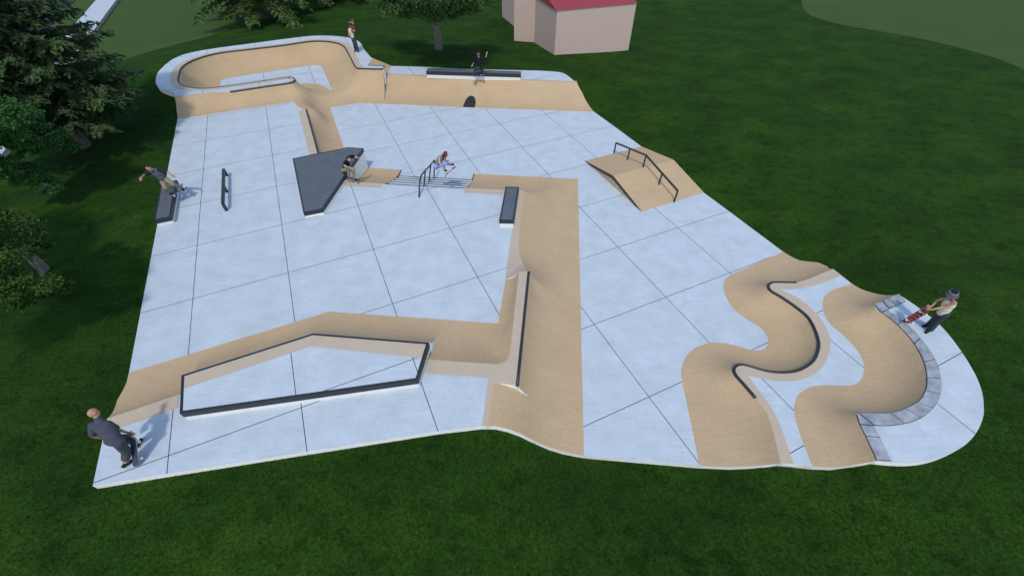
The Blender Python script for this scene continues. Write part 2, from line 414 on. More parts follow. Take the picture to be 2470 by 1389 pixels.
# ---- bowl deck edge, back bank, far deck
bd_edge = cr(PL([(420.5, 232.5), (418, 223.5), (400.4, 218), (382.7, 210), (375.5, 199), (377.7, 183.5), (386.5, 168.4), (413, 145.7), (440.7, 133), (476, 124.3), (526.3, 116), (602, 106), (677.4, 95.9), (727.9, 89.6), (753, 87.3), (791, 86.8), (828.6, 89.6), (853.8, 95.3), (869, 104), (879, 120.5), (894, 138.5)], ZB), 4)
fd_left = PL([(944.5, 159.6), (931, 180.8)], ZF)
fd_edge = PL([(944.5, 159.6), (1026, 162), (1114, 167), (1252.7, 170)], ZF) + cr(PL([(1252.7, 170), (1300, 171), (1328.3, 172.7), (1351, 175), (1366, 180.8), (1383.7, 194.6), (1391.3, 199.7)], ZF), 4)[1:]
FB = Surf([dens(PL([(915, 251), (1152, 261), (1434, 271)], Z0))], [dens(PL([(931, 180.8), (1391.3, 199.7)], ZF))], .3)
fb_side = FB.side([(1403.9, 223.6), (1416.5, 248.8)])
# ---- funbox of the sloping rail
ZK = .47
FX = dict(A=P(1410.5, 388.2, 0), B=P(1547.8, 354.2, 0), R1=P(1478.5, 424.2, ZK), R2=P(1624.6, 385.7, ZK), C=P(1547.8, 510.9, 0), D=P(1697.7, 465, 0))

# outer boundary of the park, counter-clockwise seen in plan or not: order only matters for being closed
BND = []
BND += [N_front[-1], n_w[0]] + wb_side[::-1] + [foot_n[0], bfoot[0]] + bw_side + bd_edge
BND += fd_edge + fb_side + PL([(1434, 271), (1479.8, 303.8), (1547.8, 354.2)], Z0)
BND += [FX['R2'], FX['D']] + PL([(1757, 508.6), (1889.4, 607.5)], Z0)
BND += s_top[::-1] + PL([(2029, 664)], ZS) + PL([(2055.7, 684.7)], ZS) + r_top[::-1] + rd_edge
BND += r_bot[::-1] + PL([(1959, 1125)], ZS) + [stop_lo[-1]] + s_bot[::-1] + [sfoot[-1], EL[1]] + roll_side[::-1] + N_front
BND = clean(BND)

# ================================================================== ground
bd = dens(BND, .3, True)
bx = np.array([p.x for p in bd]); by = np.array([p.y for p in bd]); bz = np.array([p.z for p in bd])
def ground_z(x, y, drop=True):
    x = np.atleast_1d(x).astype(float); y = np.atleast_1d(y).astype(float); out = np.zeros(len(x))
    for s in range(0, len(x), 3000):
        d2 = (x[s:s + 3000, None] - bx) ** 2 + (y[s:s + 3000, None] - by) ** 2; dm = np.sqrt(d2.min(1))
        wgt = 1 / (d2 + 1e-5) ** 1.6; zz = (wgt * bz).sum(1) / wgt.sum(1)
        im = d2.argmin(1); dr = 0.05 + .12 * np.clip((9 - by[im]) / 3, 0, 1) + .06 * np.clip((bx[im] - 8) / 2, 0, 1) * (by[im] < 5) + .25 * ((bx[im] < -18.6) & (by[im] > 23.3) & (by[im] < 28))
        f = np.clip(dm / 9, 0, 1); f = f * f * (3 - 2 * f)
        yy = y[s:s + 3000]
        far = ZG - .25 * np.clip((6 - yy) / 8, 0, 1)
        out[s:s + 3000] = (zz - dr) * (1 - f) + far * f
    return out
def gz(x, y): return float(ground_z([x], [y])[0])

fieldL = PL([(-900, 420), (-300, 260), (0, 215), (150, 188), (220, 172), (291, 157), (345, 142), (400, 124.6), (440, 111), (486, 96), (555, 71), (600, 60), (640, 50), (680, 34), (720, 10), (760, -30), (800, -90)], ZG)
fieldL = cr(fieldL, 3) + [Vector((-20, 240, ZG)), Vector((-300, 240, ZG)), Vector((-300, 20, ZG))]
fieldR = PL([(1938, -60), (1932, -20), (1933, 0), (1938, 22), (1960, 40), (2020, 58), (2100, 72), (2200, 90), (2300, 112), (2400, 140), (2470, 168), (2600, 225), (2800, 330)], ZG)
fieldR = cr(fieldR, 3) + [Vector((250, 20, ZG)), Vector((250, 240, ZG)), Vector((30, 240, ZG))]
# road and footpath strips (straight in plan)
pa, pb = P(290, -8, ZG), P(214.6, 95, ZG); pc, pd = P(236, 0, ZG), P(121, 138, ZG)
pdir = (pa.xy - pb.xy).normalized()
gs = []
N = len(BND)
vs = [Vector((p.x, p.y)) for p in bd]; NB = len(vs); edges = [(i, (i + 1) % NB) for i in range(NB)]
bdp = bd
for f in (fieldL, fieldR):
    q = clean(dens(f, 1.5, True)); b = len(vs); vs += [p.xy.copy() for p in q]; edges += [(b + i, b + (i + 1) % len(q)) for i in range(len(q))]
pts = []
for (x0, x1, y0, y1, st) in ((-30, 22, -3, 44, .55), (-60, 60, -12, 80, 2.0), (-300, 250, -60, 240, 14)):
    gx, gy = np.meshgrid(np.arange(x0, x1, st), np.arange(y0, y1, st)); pts.append((gx.ravel() + rng.uniform(-.1, .1, gx.size) * st, gy.ravel() + rng.uniform(-.1, .1, gx.size) * st, st))
X = []; Y = []
for i, (gx, gy, st) in enumerate(pts):
    k = ~inside(bdp, gx, gy)
    if i > 0:
        x0, x1, y0, y1 = ((-30, 22, -3, 44), (-60, 60, -12, 80))[i - 1]; k &= ~((gx > x0) & (gx < x1) & (gy > y0) & (gy < y1))
    dd, _ = segdist([bdp + [bdp[0]]], gx[k], gy[k]); kk = dd > .2
    X.append(gx[k][kk]); Y.append(gy[k][kk])
X = np.concatenate(X); Y = np.concatenate(Y)
vs += [Vector((x, y)) for x, y in zip(X, Y)]
r = delaunay_2d_cdt(vs, edges, [], 0, 1e-5)
vx = np.array([v.x for v in r[0]]); vy = np.array([v.y for v in r[0]]); T = [list(t) for t in r[2]]
tt = np.array(T); cx = vx[tt].mean(1); cy = vy[tt].mean(1)
inp = inside(bdp, cx, cy); inL = inside(fieldL, cx, cy); inR = inside(fieldR, cx, cy)
vz = ground_z(vx, vy)
ar = (vx[tt[:, 1]] - vx[tt[:, 0]]) * (vy[tt[:, 2]] - vy[tt[:, 0]]) - (vx[tt[:, 2]] - vx[tt[:, 0]]) * (vy[tt[:, 1]] - vy[tt[:, 0]])
tt[ar < 0] = tt[ar < 0][:, ::-1]
def grass_fn(n, geo, c):
    mp = n.nodes.new("ShaderNodeMapping"); mp.inputs["Scale"].default_value = (.7, 1, 1); mp.inputs["Rotation"].default_value = (0, 0, .5); n.links.new(geo.outputs["Position"], mp.inputs[0])
    t1 = n.nodes.new("ShaderNodeTexNoise"); t1.inputs["Scale"].default_value = .55; t1.inputs["Detail"].default_value = 5; t1.inputs["Roughness"].default_value = .6; n.links.new(mp.outputs[0], t1.inputs[0])
    cr_ = n.nodes.new("ShaderNodeValToRGB"); n.links.new(t1.outputs["Fac"], cr_.inputs[0])
    e = cr_.color_ramp.elements; e[0].position = .30; e[0].color = (.0110, .033, .0050, 1); e[1].position = .72; e[1].color = (.026, .062, .0070, 1)
    m2 = e = cr_.color_ramp.elements.new(.5); m2.color = (.0165, .046, .0055, 1)
    t2 = n.nodes.new("ShaderNodeTexNoise"); t2.inputs["Scale"].default_value = 13; t2.inputs["Detail"].default_value = 8; t2.inputs["Roughness"].default_value = .75; n.links.new(geo.outputs["Position"], t2.inputs[0])
    mr = n.nodes.new("ShaderNodeMapRange"); mr.inputs[1].default_value = .3; mr.inputs[2].default_value = .7; mr.inputs[3].default_value = .38; mr.inputs[4].default_value = 1.62; n.links.new(t2.outputs["Fac"], mr.inputs[0])
    t3 = n.nodes.new("ShaderNodeTexNoise"); t3.inputs["Scale"].default_value = 2.6; t3.inputs["Detail"].default_value = 3; t3.inputs["Distortion"].default_value = .6; n.links.new(mp.outputs[0], t3.inputs[0])
    m3 = n.nodes.new("ShaderNodeMapRange"); m3.inputs[1].default_value = .32; m3.inputs[2].default_value = .5; m3.inputs[3].default_value = .72; m3.inputs[4].default_value = 1.03; n.links.new(t3.outputs["Fac"], m3.inputs[0])
    vm = n.nodes.new("ShaderNodeVectorMath"); vm.operation = 'SCALE'; n.links.new(cr_.outputs[0], vm.inputs[0]); n.links.new(mnode(n, 'MULTIPLY', mr.outputs[0], m3.outputs[0]), vm.inputs["Scale"])
    return vm.outputs[0]
M['grass'] = mat('dark_grass', (.012, .045, .006), 1, bump=.9, bscale=22, spec=.05, fn=grass_fn)
M['blade'] = mat('grass_blade', (.0155, .047, .007), .9, .5, 2.0, spec=.1, var2=.35, scale2=.6)
M['lawn'] = mat('olive_lawn', (.043, .080, .017), .95, .05, .25, spec=.1, var2=.06, scale2=12)
def ground_part(name, sel, m, label_kind='structure'):
    t = tt[sel]; u_, inv = np.unique(t.ravel(), return_inverse=True)
    V = [(vx[i], vy[i], vz[i]) for i in u_]
    o = mesh_obj(name, V, inv.reshape(-1, 3).tolist(), m, smooth=True); o['kind'] = label_kind; return o
ground_part('grass', ~inp & ~inL & ~inR, M['grass'])
ground_part('mown_lawn', inL & ~inp, M['lawn'])
ground_part('mown_field', inR & ~inp, M['lawn'])

# ================================================================== path and road (far left)
def strip(name, a, b, wv, z0, z1, m, parent=None):
    q = [a.xy, b.xy, (b + wv).xy, (a + wv).xy]
    return mesh_obj(name, *prism([Vector((p.x, p.y, 0)) for p in q], z0, z1), m, parent)
M['path'] = mat('path_concrete', (0.42, 0.47, 0.52), .8, .04, 1.5)
M['asphalt'] = mat('asphalt', (0.020, 0.023, 0.032), .9, .12, 8)
M['kerb'] = mat('kerb_concrete', (0.06, 0.06, 0.065), .9, .1, 4)
pd3 = Vector((pdir.x, pdir.y, 0)); pn = Vector((-pdir.y, pdir.x, 0))
pwid = (pc - pa).dot(pn)
p0 = pa + pd3 * 60; p1 = pa - pd3 * 50
o = strip('footpath', p1, p0, pn * pwid, ZG - .2, ZG + .10, M['path']); o['kind'] = 'structure'
o = strip('path_kerb', p1 - pn * .30 , p0 - pn * .30, pn * .29, ZG - .2, ZG + .07, M['kerb']); o['kind'] = 'structure'
rd = P(184, 0, ZG); roff = (rd - pa).dot(pn)
o = strip('road', p1 + pn * roff, p0 + pn * roff, pn * 9, ZG - .2, ZG + .03, M['asphalt']); o['kind'] = 'structure'

# ================================================================== plazas and decks
def struct(name, *a, **k):
    o = patch(name, *a, **k); o['kind'] = 'structure'; return o
struct('lower_plaza', PL([(796, 260.4), (866.5, 249), (904, 250.3), (1152, 261), (1434, 271), (1479.8, 303.8), (1547.8, 354.2), (1697.7, 465), (1757, 508.6), (1889.4, 607.5)], Z0) + PL([(1895, 650), (1935, 760), (1900, 850), (1800, 1000), (1740, 1060)], Z0) + [sfoot[-1], EL[1]] + PL([(1340, 1000), (1300, 760), (1180, 500), (860, 450), (800, 385), (770, 290)], Z0), M['conc'], lift=0)
struct('upper_plaza', [foot_n[0], bfoot[0]] + notch + chan_top[1:2] + PL([(800, 405), (833, 437), (924, 443.3), (931.4, 443.6), (1120.9, 453.8), (1122.5, 453.5), (1264.3, 460.6), (1253.5, 546.8), (1251, 597)], ZU) + [foot_n[3], foot_n[2], foot_n[1]], M['conc'], lift=0, skirt=.9)
struct('near_deck', [N_front[-1]] + n_w + PL([(1010, 868)], ZN) + e_top + [coping_spine[0], coping_spine[1]] + PL([(1216, 925.8)], ZN) + roll_top + N_front[:-1], M['conc'], lift=0, skirt=1.3)
struct('middle_deck', scop + stop_lo[1:] + PL([(1914, 1117.8), (1959, 1125)], ZS) + rfoot[::-1] + PL([(2029, 664)], ZS) + stop_hi[:-1], M['conc'], lift=0, skirt=.75)
struct('corner_deck', rtop + rd_edge[::-1][1:-1], M['conc'], lift=0, skirt=1.3)
struct('bowl_floor', bfl, M['conc'], lift=0.008, skirt=.3)
struct('bowl_deck', bcopA + spine_w[1:] + bd_edge[1:] + PL([(899, 140.7), (886.6, 158.3), (928, 159.6)], ZB), M['conc'], lift=0, skirt=1.2)
struct('back_deck', fd_edge + PL([(931, 180.8)], ZF), M['conc'], lift=0, skirt=.9)

# ================================================================== ramps, banks, coping
def ramp(name, label, cat, outline, surf, mt='tan', copings=(), strips=(), skm=None, holes=(), skirt=.35, step=.16):
    c = sum((Vector(p) for p in outline), Vector()) / len(outline)
    t = thing(name, (c.x, c.y, min(p.z for p in outline)), label, cat)
    patch('ramp_surface', outline, M[mt], t, surf, skirt=skirt, skm=skm, holes=holes, step=step)
    for pl in copings:
        mesh_obj('coping', *tube([p + Vector((0, 0, -.012)) for p in pl], .048, 8), M['steel'], t, smooth=True)
    for s in strips:
        ribbon('deck_strip', *s, M['pink'], t)
    return t
side_s = [P(1889.4, 607.5, 0)]
ramp('curved_quarter_pipe', 'snaking tan quarter pipe with black S-shaped coping between the lower plaza and the middle deck', 'quarter pipe',
     sfoot + s_bot + stop[::-1] + s_top, SS, copings=[dens(scop, .3)])
s_in = stop_hi[:-1] + scop[2:-2] + stop_lo[1:]
s_outr = cr(PL([(1914, 1117.8), (1891.5, 1052), (1875, 1011), (1854.5, 974), (1829.9, 941), (1804, 905)], ZS), 3)[:-1] + cr(PL([(1804, 905), (1829.9, 910.5), (1862.7, 916.6), (1895.6, 919.5), (1928.4, 916), (1961, 904), (1985.9, 881.7), (1999, 851), (2002.3, 826.3), (1998, 803), (1981.8, 771), (1957, 744), (1928.4, 720.5), (1899.7, 705.5), (1880, 697.5)], ZS), 3)[:-1] + cr(PL([(1880, 697.5), (1905, 697.8), (1936.6, 694), (1969.5, 686.7), (2002.3, 675.5), (2029, 664)], ZS), 3)
patch('deck_strip', s_in + s_outr, M['pink'], bpy.data.objects['curved_quarter_pipe'], skirt=0, lift=.006)
t = ramp('stone_edged_quarter_pipe', 'curved tan quarter pipe topped by a band of grey stones', 'quarter pipe',
     rfoot + r_bot + rtop[::-1] + r_top, RS)
M['mortar'] = mat('dark_mortar', (.03, .033, .038), .95)
# stone coping of the corner deck
def stone_band(inner, outer, cuts, parent):
    """inner/outer polylines cut at matching fractions -> separate stones"""
    def at(pl, f):
        L = [0]
        for a, b in zip(pl[:-1], pl[1:]): L.append(L[-1] + (b - a).length)
        x = f * L[-1]
        for i in range(len(pl) - 1):
            if L[i + 1] >= x - 1e-9: return pl[i].lerp(pl[i + 1], (x - L[i]) / max(1e-9, L[i + 1] - L[i]))
        return pl[-1]
    for (i0, o0), (i1, o1) in zip(cuts[:-1], cuts[1:]):
        ii = [at(inner, i0 + (i1 - i0) * k / 6) for k in range(7)]; oo = [at(outer, o0 + (o1 - o0) * k / 6) for k in range(7)]
        poly = ii + oo[::-1]; c = sum(poly, Vector()) / len(poly)
        poly = offset(clean(poly, .01), -.011)
        mesh_obj('coping_stone', *prism(poly, ZR - .05, ZR + .035), M['stone'], parent)
    ii = [at(inner, cuts[0][0] + (cuts[-1][0] - cuts[0][0]) * k / 30) for k in range(31)]; oo = [at(outer, cuts[0][1] + (cuts[-1][1] - cuts[0][1]) * k / 30) for k in range(31)]
    mesh_obj('mortar_bed', *prism(clean(ii + oo[::-1], .01), ZR - .04, ZR + .016), M['mortar'], parent)
s_out = PL([(2140, 748.5), (2158, 763), (2189, 785), (2219.9, 816), (2252.7, 863), (2269, 908.4), (2268, 949.5), (2248.6, 986.4), (2207.6, 1015), (2150, 1026.6), (2109, 1026.6)], ZR)
s_out = cr(s_out, 3)
iA = next(i for i, p in enumerate(rtopB) if (p - P(2125.5, 754.5, ZR)).length < .02)
iB = next(i for i, p in enumerate(rtopB) if (p - P(2065.5, 1002.8, ZR)).length < .02)
mid_in = rtopB[iA:iB - 3]
cuts = [(0, 0), (.10, .085), (.235, .20), (.36, .335), (.47, .455), (.565, .56), (.665, .67), (.755, .77), (.845, .865), (1, 1)]
stone_band(mid_in, s_out, cuts, t)
stone_band([P(2166.5, 709.3, ZR) , P(2112, 732.5, ZR)], [P(2184, 727.5, ZR), P(2144, 746, ZR)], [(0.0, 0.0), (.45, .62), (.72, .98)], t)
stone_band([P(2126, 727.5, ZR), P(2109.5, 737, ZR), P(2124, 754, ZR)], [P(2144, 746, ZR), P(2141, 748, ZR)], [(0.0, 0.0), (1, 1)], t)
stone_band([rtopB[iB - 2], P(2066, 1004, ZR), P(2072, 1023.3, ZR)], [P(2107, 1026, ZR), P(2106, 1026.6, ZR)], [(0, 0), (1, 1)], t)
stone_band([P(2072.5, 1024.5, ZR), P(2088.5, 1056.2, ZR), P(2113, 1110, ZR)], [P(2107.5, 1028, ZR), P(2122, 1056, ZR), P(2149, 1112, ZR)], [(0, 0), (.34, .34), (1, 1)], t)

ramp('quarter_pipe', 'tan quarter pipe rising to the black-edged pentagonal ledge', 'quarter pipe',
     [f1, foot_n[1], f2] + pent_top[:3][::-1], PQ, skm=M['side'], skirt=.5)
ramp('bank_ramp', 'tan bank with a buff top strip beside the bald person, left of the pentagonal ledge', 'bank ramp',
     [foot_n[0], f1, pent_top[0], n_w[1], n_w[0]] + wb_side[::-1], WB, strips=[(n_w, .42, -1)])
ramp('corner_bank_ramp', 'tan hollow corner bank between the upper plaza and the spine strip', 'bank ramp',
     [f2, foot_n[2], foot_n[3]] + e_top[::-1] + [P(1005, 868, ZN), ], EBK, strips=[(e_top[:2], .45, -1)])
t = ramp('spine_quarter_pipe', 'long straight tan quarter pipe with black coping dropping to the lower plaza', 'quarter pipe',
     [eN, eS] + coping_spine[::-1], QS, copings=[dens(coping_spine, .5)], skirt=.5)
sp = [P(1252, 655.8, ZN), P(1241, 750, ZN)] + cr(PL([(1231, 845), (1227.5, 860), (1219, 871), (1205, 877), (1187, 878)], ZN), 3)
spz = sp + [P(1179.5, 899, ZN), P(1163, 1027, ZN), P(1176.4, 1027.3, ZN), P(1190.8, 924, ZN), P(1216, 925.8, ZN), P(1247.2, 929, ZN), P(1274.9, 656, ZN)]
patch('deck_strip', spz, M['pink'], t, skirt=0, lift=.006)
ramp('roll_in', 'tan rounded roll-in at the front edge next to the grass', 'roll-in',
     [eS, EL[1]] + roll_side[::-1] + roll_top[::-1] + PL([(1216, 925.8), (1247.7, 929.4)], ZN), RO)
stripT = ramp('long_bank_ramp', 'long tan bank falling to the lower plaza beside the short box ledge', 'bank ramp',
     [EL[0], eN] + be_top[::-1], QS)
patch('deck_strip', PL([(1225.5, 622), (1237, 548), (1249, 458.8), (1264.3, 460.6), (1253.5, 546.8), (1251, 597)], ZU) + [P(1253.5, 612, ZU)], M['pink'], stripT, skirt=0, lift=.006)
rs_v = [P(1225.5, 622, ZU), P(1253.5, 612, ZU), P(1259, 630, .86), P(1266, 644, 1.03), P(1275.4, 655.8, ZN), P(1252, 655.8, ZN), P(1243, 664, 1.05), P(1233, 670, .88), P(1219.6, 673.8, ZU)]
o = patch('strip_slope', rs_v, M['pink'], stripT, skirt=.3, lift=.009)
ramp('short_bank_ramp', 'short tan bank between the stair set and the long bank', 'bank ramp', n2_foot + n2_top[::-1], N2,
     strips=[(n2_top, .36, -1)])
ramp('small_bank_ramp', 'small tan bank squeezed between the dark angular ledge and the stair set', 'bank ramp', w2_foot + w2_top[::-1], W2,
     strips=[(w2_top, .33, -1)])
tb = ramp('bowl', 'tan oval bowl with black coping, spine and outflow channel at the back left', 'skate bowl',
     bcopA + spine_w[1:] + bw_side[::-1] + [bfoot[0]] + notch + chan_top[1:] + chan_foot[::-1] + pl_foot[::-1][1:], BW,
     copings=[dens(bcopA, .4)], holes=[bfl], skm=M['conc'])
mesh_obj('coping', *tube(dens(chan_top[:2], .5), .05, 8), M['steel'], tb, smooth=True)
i_sp = next(i for i, p in enumerate(bcopA) if (p - P(463.4, 212.5, ZB)).length < .02)
ribbon('deck_strip', bcopA[3:i_sp + 3], .42, -1, M['pink'], tb)
ribbon('deck_strip', bcopA[i_sp + 2:], .26, -1, M['pink'], tb)
ribbon('deck_strip', chan_top[:2], .42, -1, M['pink'], tb)
ramp('back_bank_ramp', 'wide tan bank along the back below the long ledge', 'bank ramp',
     PL([(915, 251), (1152, 261), (1434, 271)], Z0) + fb_side[::-1] + PL([(1391.3, 199.7), (931, 180.8)], ZF), FB, strips=[(PL([(931, 180.8), (1391.3, 199.7)], ZF), .20, 1)])
q = [P(886.6, 158.3, ZB), P(899, 140.7, ZB), P(944.5, 159.6, ZF), P(931, 180.8, ZF)]
t = thing('wedge_bank_ramp', (q[0].x, q[0].y, ZF), 'tiny tan wedge bank at the end of the bowl deck, below the standing person', 'bank ramp')
mesh_obj('ramp_surface', *merge((q + [p - Vector((0, 0, .8)) for p in q], [[0, 3, 2, 1], [0, 1, 5, 4], [1, 2, 6, 5], [2, 3, 7, 6], [3, 0, 4, 7]])), M['tan'], t)
# short return wall at the end of the bowl
q = PL([(889, 158.6), (928, 159.6), (923.4, 167)], ZB)
mesh_obj('coping', *tube([q[0], q[1], q[2]], .03, 8), M['steel'], tb, smooth=True)

# ---- funbox with sloping rail
A, B, R1, R2, C, D = (FX[k] for k in ('A', 'B', 'R1', 'R2', 'C', 'D'))
t = thing('peaked_kicker', (A + D) / 2, 'tan peaked kicker ramp with a black steel edge under the sloping rail', 'kicker ramp')
z = Vector((0, 0, .008)); b0 = Vector((0, 0, -.3)); mA = (A + C) / 2; mB = (B + D) / 2
mesh_obj('ramp_surface', [A + z, B + z, R1, R2, C + z, D + z, A + b0, B + b0, C + b0, D + b0], [[0, 2, 3, 1], [2, 4, 5, 3], [0, 6, 8, 4, 2], [1, 3, 5, 9, 7], [0, 1, 7, 6], [4, 8, 9, 5]], M['tan'], t)
nn = (A - C).cross(Vector((0, 0, 1))).normalized() * .014
if nn.x > 0: nn = -nn
e = [A + Vector((0, 0, .012)), R1 + Vector((0, 0, .004)), C + Vector((0, 0, .012)), C.lerp(A, .10) + Vector((0, 0, .004)), R1 - Vector((0, 0, .15)), A.lerp(C, .10) + Vector((0, 0, .004))]
V = [p + nn for p in e] + [p - nn * .4 for p in e]
mesh_obj('steel_edge', V, [[0, 1, 4, 5], [1, 2, 3, 4], [6, 11, 10, 7], [7, 10, 9, 8], [0, 6, 7, 1], [1, 7, 8, 2], [5, 4, 10, 11], [4, 3, 9, 10], [0, 5, 11, 6], [2, 8, 9, 3]], M['steel'], t)

# ================================================================== ledges
def ledge(name, label, top, zb, body_m, top_m, ew=.07, ed=.16, over=.012):
    c = sum(top, Vector()) / len(top); zt = top[0].z
    t = thing(name, (c.x, c.y, zb), label, 'ledge')
    ins = offset(top, -over - .004)
    mesh_obj('body', *prism(ins, zb - .05, zt - .012), M[body_m], t)
    inn = offset(top, -ew)
    n = len(top); out = top
    V = [Vector((p.x, p.y, zt)) for p in out] + [Vector((p.x, p.y, zt)) for p in inn] + [Vector((p.x, p.y, zt - ed)) for p in out] + [Vector((p.x, p.y, zt - ed)) for p in offset(out, -over)] + [Vector((p.x, p.y, zt - .02)) for p in inn]
    F = []
    for i in range(n):
        j = (i + 1) % n
        F += [[i, j, n + j, n + i], [i, 2 * n + i, 2 * n + j, j], [2 * n + i, 3 * n + i, 3 * n + j, 2 * n + j], [n + i, n + j, 4 * n + j, 4 * n + i]]
    o = mesh_obj('steel_edge', V, F, M['steel'], t)
    bm = bmesh.new(); bm.from_mesh(o.data); bmesh.ops.recalc_face_normals(bm, faces=bm.faces); bm.to_mesh(o.data); bm.free()
    if top_m: mesh_obj('top_slab', *prism(offset(top, -ew - .002), zt - .011, zt - .003), M[top_m], t)
    return t
pt = pent_top
tp = ledge('pentagonal_ledge', 'large pale pentagonal ledge with a black steel rim at the front', pt, ZN, 'white', 'conc', .07, .19)
i4 = offset(pt, -.072)
i5 = offset(pt, -.072); w5 = offset(pt, -.45)
dirW = (i4[4] - i4[0]).normalized(); dirE = (i4[3] - i4[2]).normalized()
patch('deck_strip', [i4[0], i4[1], i4[2], i4[2] + dirE * .46, w5[1], i4[0] + dirW * .42], M['pink'], tp, skirt=0, lift=-.001)
ledge('angular_ledge', 'big slate-grey angular ledge with black steel edges at the top of the small bank', PL([(705.6, 382.5), (839.2, 355.3), (876.5, 358), (777.5, 504.5), (731.5, 513.5)], 1.07), Z0, 'side', 'slate', .06, .16)
ledge('long_ledge', 'very long slate-topped box ledge on the back deck', PL([(1027.7, 172.7), (1256.5, 179.5), (1256.3, 172.6), (1032.3, 164.9)], 1.27), ZF, 'white', 'slate', .05, .2)
ledge('box_ledge', 'slate-topped box ledge on the left edge of the upper plaza under the leaning skater', PL([(370.5, 531.8), (411, 523.5), (426.5, 434), (387.5, 443.5)], ZU + .29), ZU, 'white', 'slate', .06, .17)
ledge('box_ledge', 'short slate-topped box ledge in front of the long tan bank', PL([(1203.8, 531.6), (1239.5, 532.5), (1251.8, 451), (1219.5, 450.3)], ZU + .34), ZU, 'white', 'slate', .06, .15)

# ================================================================== stairs
sl_ = [P(u, v, z) for (u, v), z in zip([(931.4, 443.6), (939.5, 438.3), (944.4, 433.4), (950, 428.6), (959.8, 424.5)], [ZU - .158 * i for i in range(5)])]
sr_ = [P(u, v, z) for (u, v), z in zip([(1120.9, 453.8), (1125, 448.2), (1129, 443.2), (1132.2, 438.3), (1136.3, 433.9)], [ZU - .158 * i for i in range(5)])]
xl = -5.56; dirv = (sr_[0].xy - sl_[0].xy).normalized(); nrm = Vector((-dirv.y, dirv.x))
a0 = sl_[0]; b0_ = sr_[0]; TR = .422
t = thing('staircase', (a0 + b0_) / 2 - Vector((0, 0, .79)), 'pale concrete five-step stair set with black nosings in the middle of the park', 'stairs')
for i in range(4):
    q = [a0.xy + nrm * (TR * i - .02), b0_.xy + nrm * (TR * i - .02), b0_.xy + nrm * TR * (i + 1), a0.xy + nrm * TR * (i + 1)]
    mesh_obj('step', *prism([Vector((p.x, p.y, 0)) for p in q], -.1, ZU - .158 * (i + 1)), M['conc'], t)
for i in range(5):
    z = ZU - .158 * i
    q = [a0.xy + nrm * (TR * i - .035), b0_.xy + nrm * (TR * i - .035), b0_.xy + nrm * (TR * i + .012), a0.xy + nrm * (TR * i + .012)]
    mesh_obj('nosing', *prism([Vector((p.x, p.y, 0)) for p in q], z - .03, z + .008), M['steel'], t)
def stringer(p_top, p_bot, off):
    n = 12; V = []; F = []
    dr = (p_bot.xy - p_top.xy); sd = Vector((-dr.y, dr.x)).normalized() * .02
    for k in range(n + 1):
        s = k / n; z = ZU * float(prof(np.array([1 - s]), .5)[0]); q = p_top.xy + dr * s
        zb = max(-.05, min(z - .02, z - .26 * (1 if off else .6)))
        for sg in (-1, 1):
            V += [Vector((q.x + sd.x * sg, q.y + sd.y * sg, z + .02)), Vector((q.x + sd.x * sg, q.y + sd.y * sg, zb))]
    for k in range(n):
        b = 4 * k
        F += [[b, b + 4, b + 5, b + 1], [b + 2, b + 3, b + 7, b + 6], [b, b + 2, b + 6, b + 4], [b + 1, b + 5, b + 7, b + 3]]
    F += [[0, 1, 3, 2], [4 * n, 4 * n + 2, 4 * n + 3, 4 * n + 1]]
    return V, F
mesh_obj('stringer', *stringer(P(926, 443.3, ZU), P(968.7, 410.4, 0), 1), M['steel'], t)
mesh_obj('stringer', *stringer(P(1121.5, 453.5, ZU), P(1143.5, 419.5, 0), 0), M['steel'], t)

# ================================================================== rails
def rail(name, label, top, posts, r=.03, box=True):
    t = thing(name, posts[0][0], label, 'grind rail')
    mesh_obj('top_bar', *tube(top, r, 10, box), M['steel'], t, smooth=not box)
    for a, b in posts: mesh_obj('post', *tube([a, b], r * .9, 8, box), M['steel'], t, smooth=not box)
    return t
def lift(p, h): return Vector((p.x, p.y, p.z + h))
# sloping rail over the kicker
kb = [P(1481, 371, 0.0), P(1625.9, 487.7, 0.0)]
def kz(p):   # height of the kicker surface
    s = (p.xy - A.xy).dot((C - A).xy) / (C - A).xy.length_squared
    return ZK * (1 - abs(2 * s - 1)) if 0 < s < 1 else 0
ps = []
for f in (0, .235, .487, .755, 1):
    p = kb[0].lerp(kb[1], f); p.z = kz(p); ps.append(p)
RH = .60
tops = [lift(ps[0], RH), lift(ps[2], RH + .02), lift(ps[4], RH)]
tops2 = [tops[0], tops[0].lerp(tops[1], .235 / .487), tops[1], tops[1].lerp(tops[2], (.755 - .487) / (1 - .487)), tops[2]]
rail('sloping_rail', 'black square rail bent over the peaked kicker ramp, on five posts', tops, [(a, b) for a, b in zip(ps, tops2)], .033)
# flat bar on the upper plaza
fb_b = [P(548, 424.6, ZU), P(547.7, 464, ZU), P(547, 508, ZU)]
def topof(b, h=.33): return lift(b, h)
ft = [topof(b) for b in fb_b]
rail('flat_rail', 'low black flat rail on the upper plaza, right of the box ledge under the skater', [ft[0], ft[2]], [(a, b) for a, b in zip(fb_b, ft)], .05)
